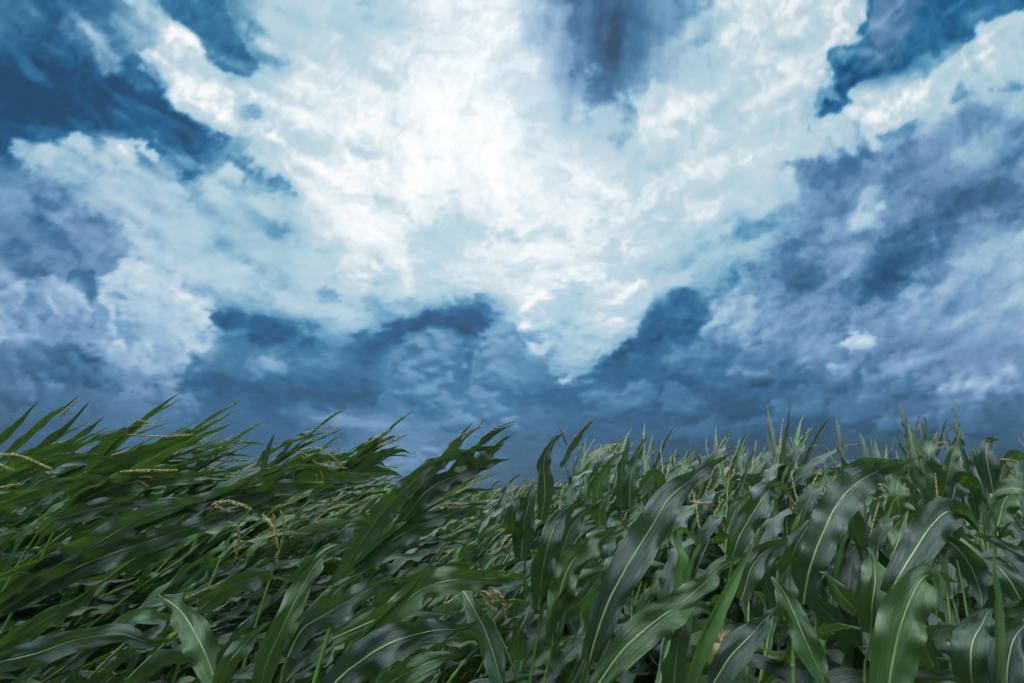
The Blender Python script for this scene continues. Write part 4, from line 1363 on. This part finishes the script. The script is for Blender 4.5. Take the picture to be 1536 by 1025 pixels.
hero('bent maize plant with hooked drooping tassel at the dip in the left skyline',
     [(330, 840, 1.9), (380, 760, 1.95), (430, 700, 2.0), (452, 682, 2.02)],
     [([(370, 770, 1.9), (420, 715, 1.95), (470, 690, 2.0), (540, 686, 2.06)], 28, [20, 40]),
      ([(380, 745, 1.95), (440, 690, 2.0), (500, 668, 2.06)], 18, [50, 50]),
      ([(400, 740, 1.95), (460, 712, 2.0), (530, 716, 2.04), (600, 708, 2.1)], 24, [30, 20]),
      ([(390, 720, 2.0), (400, 680, 2.04), (412, 650, 2.08)], 12, [40, 40])],
     [[(445, 678, 2.0), (475, 672, 2.0), (500, 686, 2.0), (516, 704, 2.0)], [(455, 680, 2.0), (470, 690, 2.0), (482, 710, 2.0), (484, 728, 2.0)], [(450, 684, 2.0), (490, 700, 2.0), (520, 702, 2.0)], [(460, 690, 2.0), (474, 712, 2.0), (476, 722, 2.0)]])

# --- middle right
hero('maize plant with crumpled silvery leaves just right of the dense leaning bundle',
     [(786, 960, 1.7), (786, 860, 1.72), (800, 760, 1.76), (830, 700, 1.82)],
     [([(782, 838, 1.7), (786, 790, 1.7), (792, 755, 1.72), (800, 722, 1.76)], 42, [0, 10, 30], dict(fold=.3, ruff=.017)),
      ([(812, 780, 1.75), (818, 735, 1.76), (816, 690, 1.78), (828, 664, 1.82), (846, 648, 1.86)], 28, [20, 30, 50]),
      ([(770, 800, 1.78), (768, 770, 1.78), (780, 742, 1.8)], 34, [10, 20], dict(ruff=.017)),
      ([(840, 700, 1.82), (862, 665, 1.86), (880, 640, 1.9), (892, 630, 1.94)], 14, [50, 50])],
     [[(858, 660, 1.9), (875, 642, 1.92), (890, 628, 1.94)], [(850, 668, 1.9), (846, 656, 1.9), (838, 640, 1.92)]], red=True)

hero('maize plant near the centre with two rippled leaves above a yellow-green joint',
     [(790, 1060, 1.35), (806, 960, 1.38), (815, 915, 1.4), (845, 780, 1.46)],
     [([(808, 915, 1.4), (814, 850, 1.4), (828, 800, 1.42), (850, 770, 1.46), (892, 742, 1.52)], 42, [15, 10, 25, 50], dict(ruff=.016)),
      ([(818, 905, 1.42), (835, 850, 1.44), (860, 790, 1.48), (900, 752, 1.54), (930, 726, 1.6)], 36, [30, 30, 50], dict(ruff=.016)),
      ([(806, 940, 1.38), (812, 905, 1.4), (822, 870, 1.42)], 12, [60, 60], dict(young=True, fold=.8, ruff=.001, base=.9))])

hero('maize plant with a wavy-edged leaf, just left of the big smooth slanting blade',
     [(808, 1090, 1.15), (822, 1000, 1.18), (834, 945, 1.2), (870, 840, 1.26)],
     [([(828, 968, 1.18), (836, 905, 1.2), (858, 845, 1.22), (900, 806, 1.27), (940, 786, 1.32), (962, 752, 1.38)], 44, [15, 5, 25, 40], dict(ruff=.016)),
      ([(834, 950, 1.18), (850, 880, 1.22), (880, 830, 1.26), (900, 806, 1.3)], 30, [40, 50]),
      ([(824, 992, 1.17), (832, 955, 1.18), (838, 925, 1.2)], 14, [60, 60], dict(young=True, fold=.8, ruff=.001, base=.9)),
      ([(836, 930, 1.24), (868, 905, 1.24), (900, 860, 1.28), (915, 840, 1.32)], 30, [30, 45])])

hero('maize plant with the big smooth blade slanting up right of centre',
     [(874, 1090, .98), (884, 1000, 1.0), (900, 935, 1.02), (940, 850, 1.06)],
     [([(884, 990, .98), (896, 948, .99), (914, 900, 1.0), (940, 852, 1.02), (975, 795, 1.06), (1005, 745, 1.1), (1050, 710, 1.16), (1100, 678, 1.24)], 62, [20, 5, 5, 25, 55], dict(fold=.3, peak=.42)),
      ([(890, 965, 1.02), (888, 920, 1.03), (905, 860, 1.05), (925, 830, 1.08)], 44, [30, 45], dict(ruff=.016)),
      ([(868, 1030, .97), (880, 985, .98), (892, 945, .99)], 15, [60, 60], dict(young=True, fold=.8, ruff=.001, base=.95))])

hero('low maize plant with a broad white-ribbed leaf, right below the big smooth blade',
     [(880, 1080, .95), (898, 1025, .96)],
     [([(895, 1030, .95), (936, 975, .97), (985, 930, 1.0), (1040, 890, 1.04), (1085, 850, 1.09), (1110, 834, 1.13)], 56, [20, 5, 20, 50], dict(fold=.3)),
      ([(850, 1040, .98), (870, 1000, 1.0), (888, 960, 1.02), (896, 930, 1.04)], 34, [30, 20])])

hero('young maize plant with a tall tightly rolled bright green leaf, right of centre',
     [(1020, 1110, .95), (1032, 1030, .97)],
     [([(1030, 1035, .95), (1048, 985, .95), (1072, 925, .97), (1104, 862, 1.0), (1136, 800, 1.04)], 34, [20, 25, 45], dict(young=True, fold=.7, ruff=.003, base=.6)),
      ([(1042, 1000, .96), (1060, 940, .97), (1090, 880, 1.0), (1112, 842, 1.03)], 20, [60, 60], dict(young=True, fold=.8, ruff=.002)),
      ([(1010, 1050, 1.0), (1014, 1000, 1.0), (1022, 950, 1.02), (1040, 915, 1.05)], 46, [10, 30], dict(fold=.25)),
      ([(1020, 940, 1.15), (1022, 850, 1.2), (1010, 800, 1.25), (1030, 792, 1.25), (1050, 830, 1.25)], 28, [30, 60, 60], dict(young=True))])

hero('maize plant with a sharp white-ribbed leaf drooping diagonally beside the rolled bright leaf',
     [(1262, 1110, 1.0), (1250, 1040, 1.02), (1180, 880, 1.1)],
     [([(1157, 866, 1.1), (1176, 890, 1.07), (1198, 938, 1.03), (1222, 990, 1.0), (1250, 1050, .96)], 44, [20, 5, 10], dict(base=.15, peak=.6, fold=.3)),
      ([(1068, 1030, 1.0), (1095, 985, 1.02), (1130, 950, 1.05), (1170, 908, 1.1)], 48, [10, 10, 40], dict(fold=.25))], ear=((1072, 1000, 1.22), (1080, 965, 1.24)))

hero('maize plant with a tall grey-green blade folding over into a pointed flag',
     [(1190, 1010, 1.3), (1204, 905, 1.32), (1226, 820, 1.36), (1262, 740, 1.42)],
     [([(1205, 905, 1.3), (1216, 850, 1.3), (1236, 795, 1.33), (1262, 750, 1.36), (1297, 716, 1.42), (1340, 700, 1.48), (1380, 686, 1.55)], 58, [15, 10, 10, 40, 60], dict(fold=.3, peak=.45)),
      ([(1240, 770, 1.4), (1268, 730, 1.43), (1288, 698, 1.46), (1310, 690, 1.5), (1345, 692, 1.55)], 28, [30, 50, 70]),
      ([(1180, 880, 1.36), (1190, 830, 1.36), (1208, 790, 1.38), (1228, 772, 1.42)], 40, [20, 35], dict(ruff=.016)),
      ([(1176, 930, 1.28), (1180, 880, 1.3), (1186, 845, 1.32)], 36, [10, 30])])

hero('maize plant with an arched silvery leaf, left of the tall folding blade',
     [(1085, 960, 1.55), (1100, 840, 1.6), (1124, 780, 1.65)],
     [([(1098, 835, 1.58), (1110, 805, 1.58), (1126, 775, 1.6), (1150, 738, 1.64), (1172, 730, 1.68), (1186, 745, 1.7)], 44, [10, 5, 30, 60], dict(ruff=.016, peak=.5)),
      ([(1112, 900, 1.5), (1130, 850, 1.52), (1160, 820, 1.56), (1205, 802, 1.62)], 40, [30, 30, 50], dict(fold=.35)),
      ([(1090, 800, 1.66), (1105, 760, 1.7), (1130, 735, 1.74)], 32, [30, 40])],
     [[(1182, 742, 1.64), (1190, 756, 1.64), (1195, 772, 1.64)], [(1186, 744, 1.64), (1186, 758, 1.64), (1190, 770, 1.64)], [(1035, 752, 1.5), (1050, 755, 1.5), (1068, 754, 1.5)]])

hero('maize plant with the broadest leaf of all, in front at the lower right',
     [(1325, 1110, .92), (1335, 1030, .93), (1372, 900, .98)],
     [([(1328, 1060, .9), (1340, 990, .91), (1354, 930, .93), (1372, 880, .96), (1392, 862, .98), (1404, 884, .97), (1406, 930, .95)], 68, [5, 0, 10, 25, 50], dict(fold=.2, base=.7, peak=.4, ruff=.016)),
      ([(1374, 905, .98), (1390, 880, 1.0), (1410, 868, 1.02), (1436, 874, 1.05)], 36, [50, 60])])

hero('short maize plant between the tall folding blade and the broadest leaf',
     [(1300, 1060, 1.2), (1306, 960, 1.22), (1312, 860, 1.25)],
     [([(1306, 950, 1.18), (1309, 900, 1.18), (1313, 862, 1.2), (1311, 835, 1.22), (1300, 820, 1.24)], 54, [10, 0, 20, 50], dict(fold=.25, peak=.5, ruff=.016)),
      ([(1285, 920, 1.24), (1262, 890, 1.24), (1240, 862, 1.25), (1228, 858, 1.26)], 34, [30, 30])])

hero('maize plant whose smooth leaf bends over to a bright translucent green tip',
     [(1320, 1000, 1.08), (1338, 880, 1.12), (1380, 810, 1.18)],
     [([(1334, 892, 1.1), (1350, 862, 1.1), (1372, 828, 1.12), (1398, 788, 1.15), (1424, 765, 1.19), (1448, 778, 1.22), (1474, 802, 1.25)], 56, [15, 5, 10, 40, 65], dict(fold=.26, peak=.48)),
      ([(1424, 770, 1.22), (1432, 758, 1.22), (1452, 782, 1.22), (1472, 803, 1.22)], 16, [60, 60], dict(young=True, fold=.3)),
      ([(1335, 840, 1.2), (1348, 810, 1.22), (1358, 780, 1.25), (1362, 765, 1.27)], 34, [20, 30])])

hero('maize plant with a drooping curved leaf, right of the bright translucent tip',
     [(1452, 1100, 1.02), (1460, 1000, 1.05), (1440, 860, 1.12), (1425, 815, 1.16)],
     [([(1416, 808, 1.16), (1436, 822, 1.14), (1456, 850, 1.12), (1470, 890, 1.1), (1472, 915, 1.08)], 46, [20, 10, 20], dict(fold=.3, base=.4)),
      ([(1462, 1050, 1.0), (1456, 1005, 1.0), (1458, 965, 1.02), (1476, 930, 1.06), (1490, 912, 1.1)], 56, [10, 5, 40], dict(fold=.2, ruff=.014)),
      ([(1400, 1000, 1.15), (1385, 960, 1.15), (1400, 945, 1.16), (1440, 940, 1.18)], 40, [30, 40])])

hero('maize plant with one rolled upright yellow-green leaf near the right edge',
     [(1502, 1110, .95), (1498, 1040, .96)],
     [([(1499, 1040, .96), (1498, 970, .97), (1495, 900, .99), (1490, 855, 1.01), (1489, 808, 1.04)], 18, [20, 30, 50], dict(young=True, fold=.75, ruff=.002, base=.7))])

hero('maize plant cut off by the right edge, next to the rolled upright leaf',
     [(1500, 1110, .95), (1508, 1050, .96)],
     [([(1508, 1050, .95), (1512, 1000, .96), (1524, 955, .98), (1550, 925, 1.02)], 52, [0, 10, 30], dict(fold=.25)),
      ([(1530, 900, 1.15), (1510, 868, 1.17), (1490, 846, 1.2), (1470, 838, 1.22)], 46, [20, 30]),
      ([(1560, 760, 1.3), (1530, 735, 1.33), (1500, 740, 1.36), (1482, 762, 1.38)], 34, [30, 50])])

hero('tallest maize plant on the right skyline, upright leaves around pale curled tassels',
     [(1380, 900, 1.95), (1388, 800, 2.0), (1394, 720, 2.04), (1398, 680, 2.08)],
     [([(1372, 770, 1.98), (1362, 710, 2.0), (1361, 670, 2.04), (1360, 634, 2.08)], 15, [50, 50]),
      ([(1385, 780, 1.96), (1385, 715, 1.98), (1376, 670, 2.02), (1366, 640, 2.06)], 26, [20, 30]),
      ([(1400, 740, 1.98), (1393, 690, 2.0), (1396, 665, 2.04), (1404, 650, 2.06)], 34, [5, 20]),
      ([(1410, 760, 2.0), (1425, 700, 2.02), (1434, 665, 2.06), (1440, 632, 2.1)], 22, [30, 40]),
      ([(1398, 700, 2.08), (1388, 660, 2.1), (1382, 630, 2.14)], 11, [50, 50]),
      ([(1404, 690, 2.1), (1412, 650, 2.14), (1420, 628, 2.16)], 10, [60, 60]),
      ([(1420, 770, 1.96), (1440, 720, 1.98), (1462, 745, 2.0), (1466, 790, 2.0)], 34, [30, 40], dict(ruff=.016)),
      ([(1360, 800, 1.94), (1345, 750, 1.95), (1352, 715, 1.98), (1372, 700, 2.02)], 40, [10, 40], dict(ruff=.016))],
     [[(1402, 672, 2.04), (1401, 660, 2.04), (1406, 650, 2.04)], [(1427, 668, 2.02), (1420, 655, 2.02), (1421, 643, 2.02)], [(1398, 668, 2.04), (1412, 664, 2.04), (1428, 668, 2.02)], [(1400, 674, 2.04), (1415, 672, 2.04), (1424, 676, 2.02)], [(1372, 650, 2.1), (1376, 634, 2.1), (1378, 624, 2.1)], [(1390, 648, 2.12), (1388, 632, 2.12), (1386, 624, 2.12)]])

hero('maize plant at the right edge with thin dark tips and small yellow tassel',
     [(1500, 900, 1.9), (1494, 790, 1.95), (1492, 710, 2.0)],
     [([(1490, 740, 1.95), (1480, 690, 1.98), (1482, 664, 2.02), (1500, 659, 2.06)], 24, [20, 40]),
      ([(1500, 720, 1.96), (1512, 690, 1.98), (1530, 685, 2.02), (1550, 700, 2.06)], 22, [30, 40]),
      ([(1480, 730, 2.0), (1466, 690, 2.02), (1456, 664, 2.06)], 16, [40, 40]),
      ([(1496, 790, 1.9), (1512, 745, 1.92), (1540, 720, 1.95)], 38, [15, 30], dict(ruff=.016))],
     [[(1504, 690, 1.95), (1512, 700, 1.95), (1518, 712, 1.95)], [(1500, 690, 1.95), (1512, 690, 1.95), (1526, 693, 1.95)]])

hero('maize plant with two pale wavy leaves poking above the middle skyline',
     [(950, 860, 2.3), (950, 780, 2.35), (954, 720, 2.4)],
     [([(944, 760, 2.3), (946, 715, 2.32), (958, 680, 2.36), (966, 655, 2.4)], 26, [10, 30], dict(ruff=.017)),
      ([(930, 760, 2.34), (934, 700, 2.36), (942, 668, 2.4), (944, 655, 2.42)], 22, [25, 40], dict(ruff=.016)),
      ([(960, 740, 2.3), (978, 715, 2.32), (990, 720, 2.34), (996, 750, 2.34)], 26, [20, 40]),
      ([(900, 790, 2.2), (896, 740, 2.2), (912, 700, 2.24), (936, 676, 2.3)], 30, [30, 35])],
     [[(908, 678, 2.3), (920, 668, 2.3), (932, 666, 2.3)]])

bpy.context.view_layer.update()
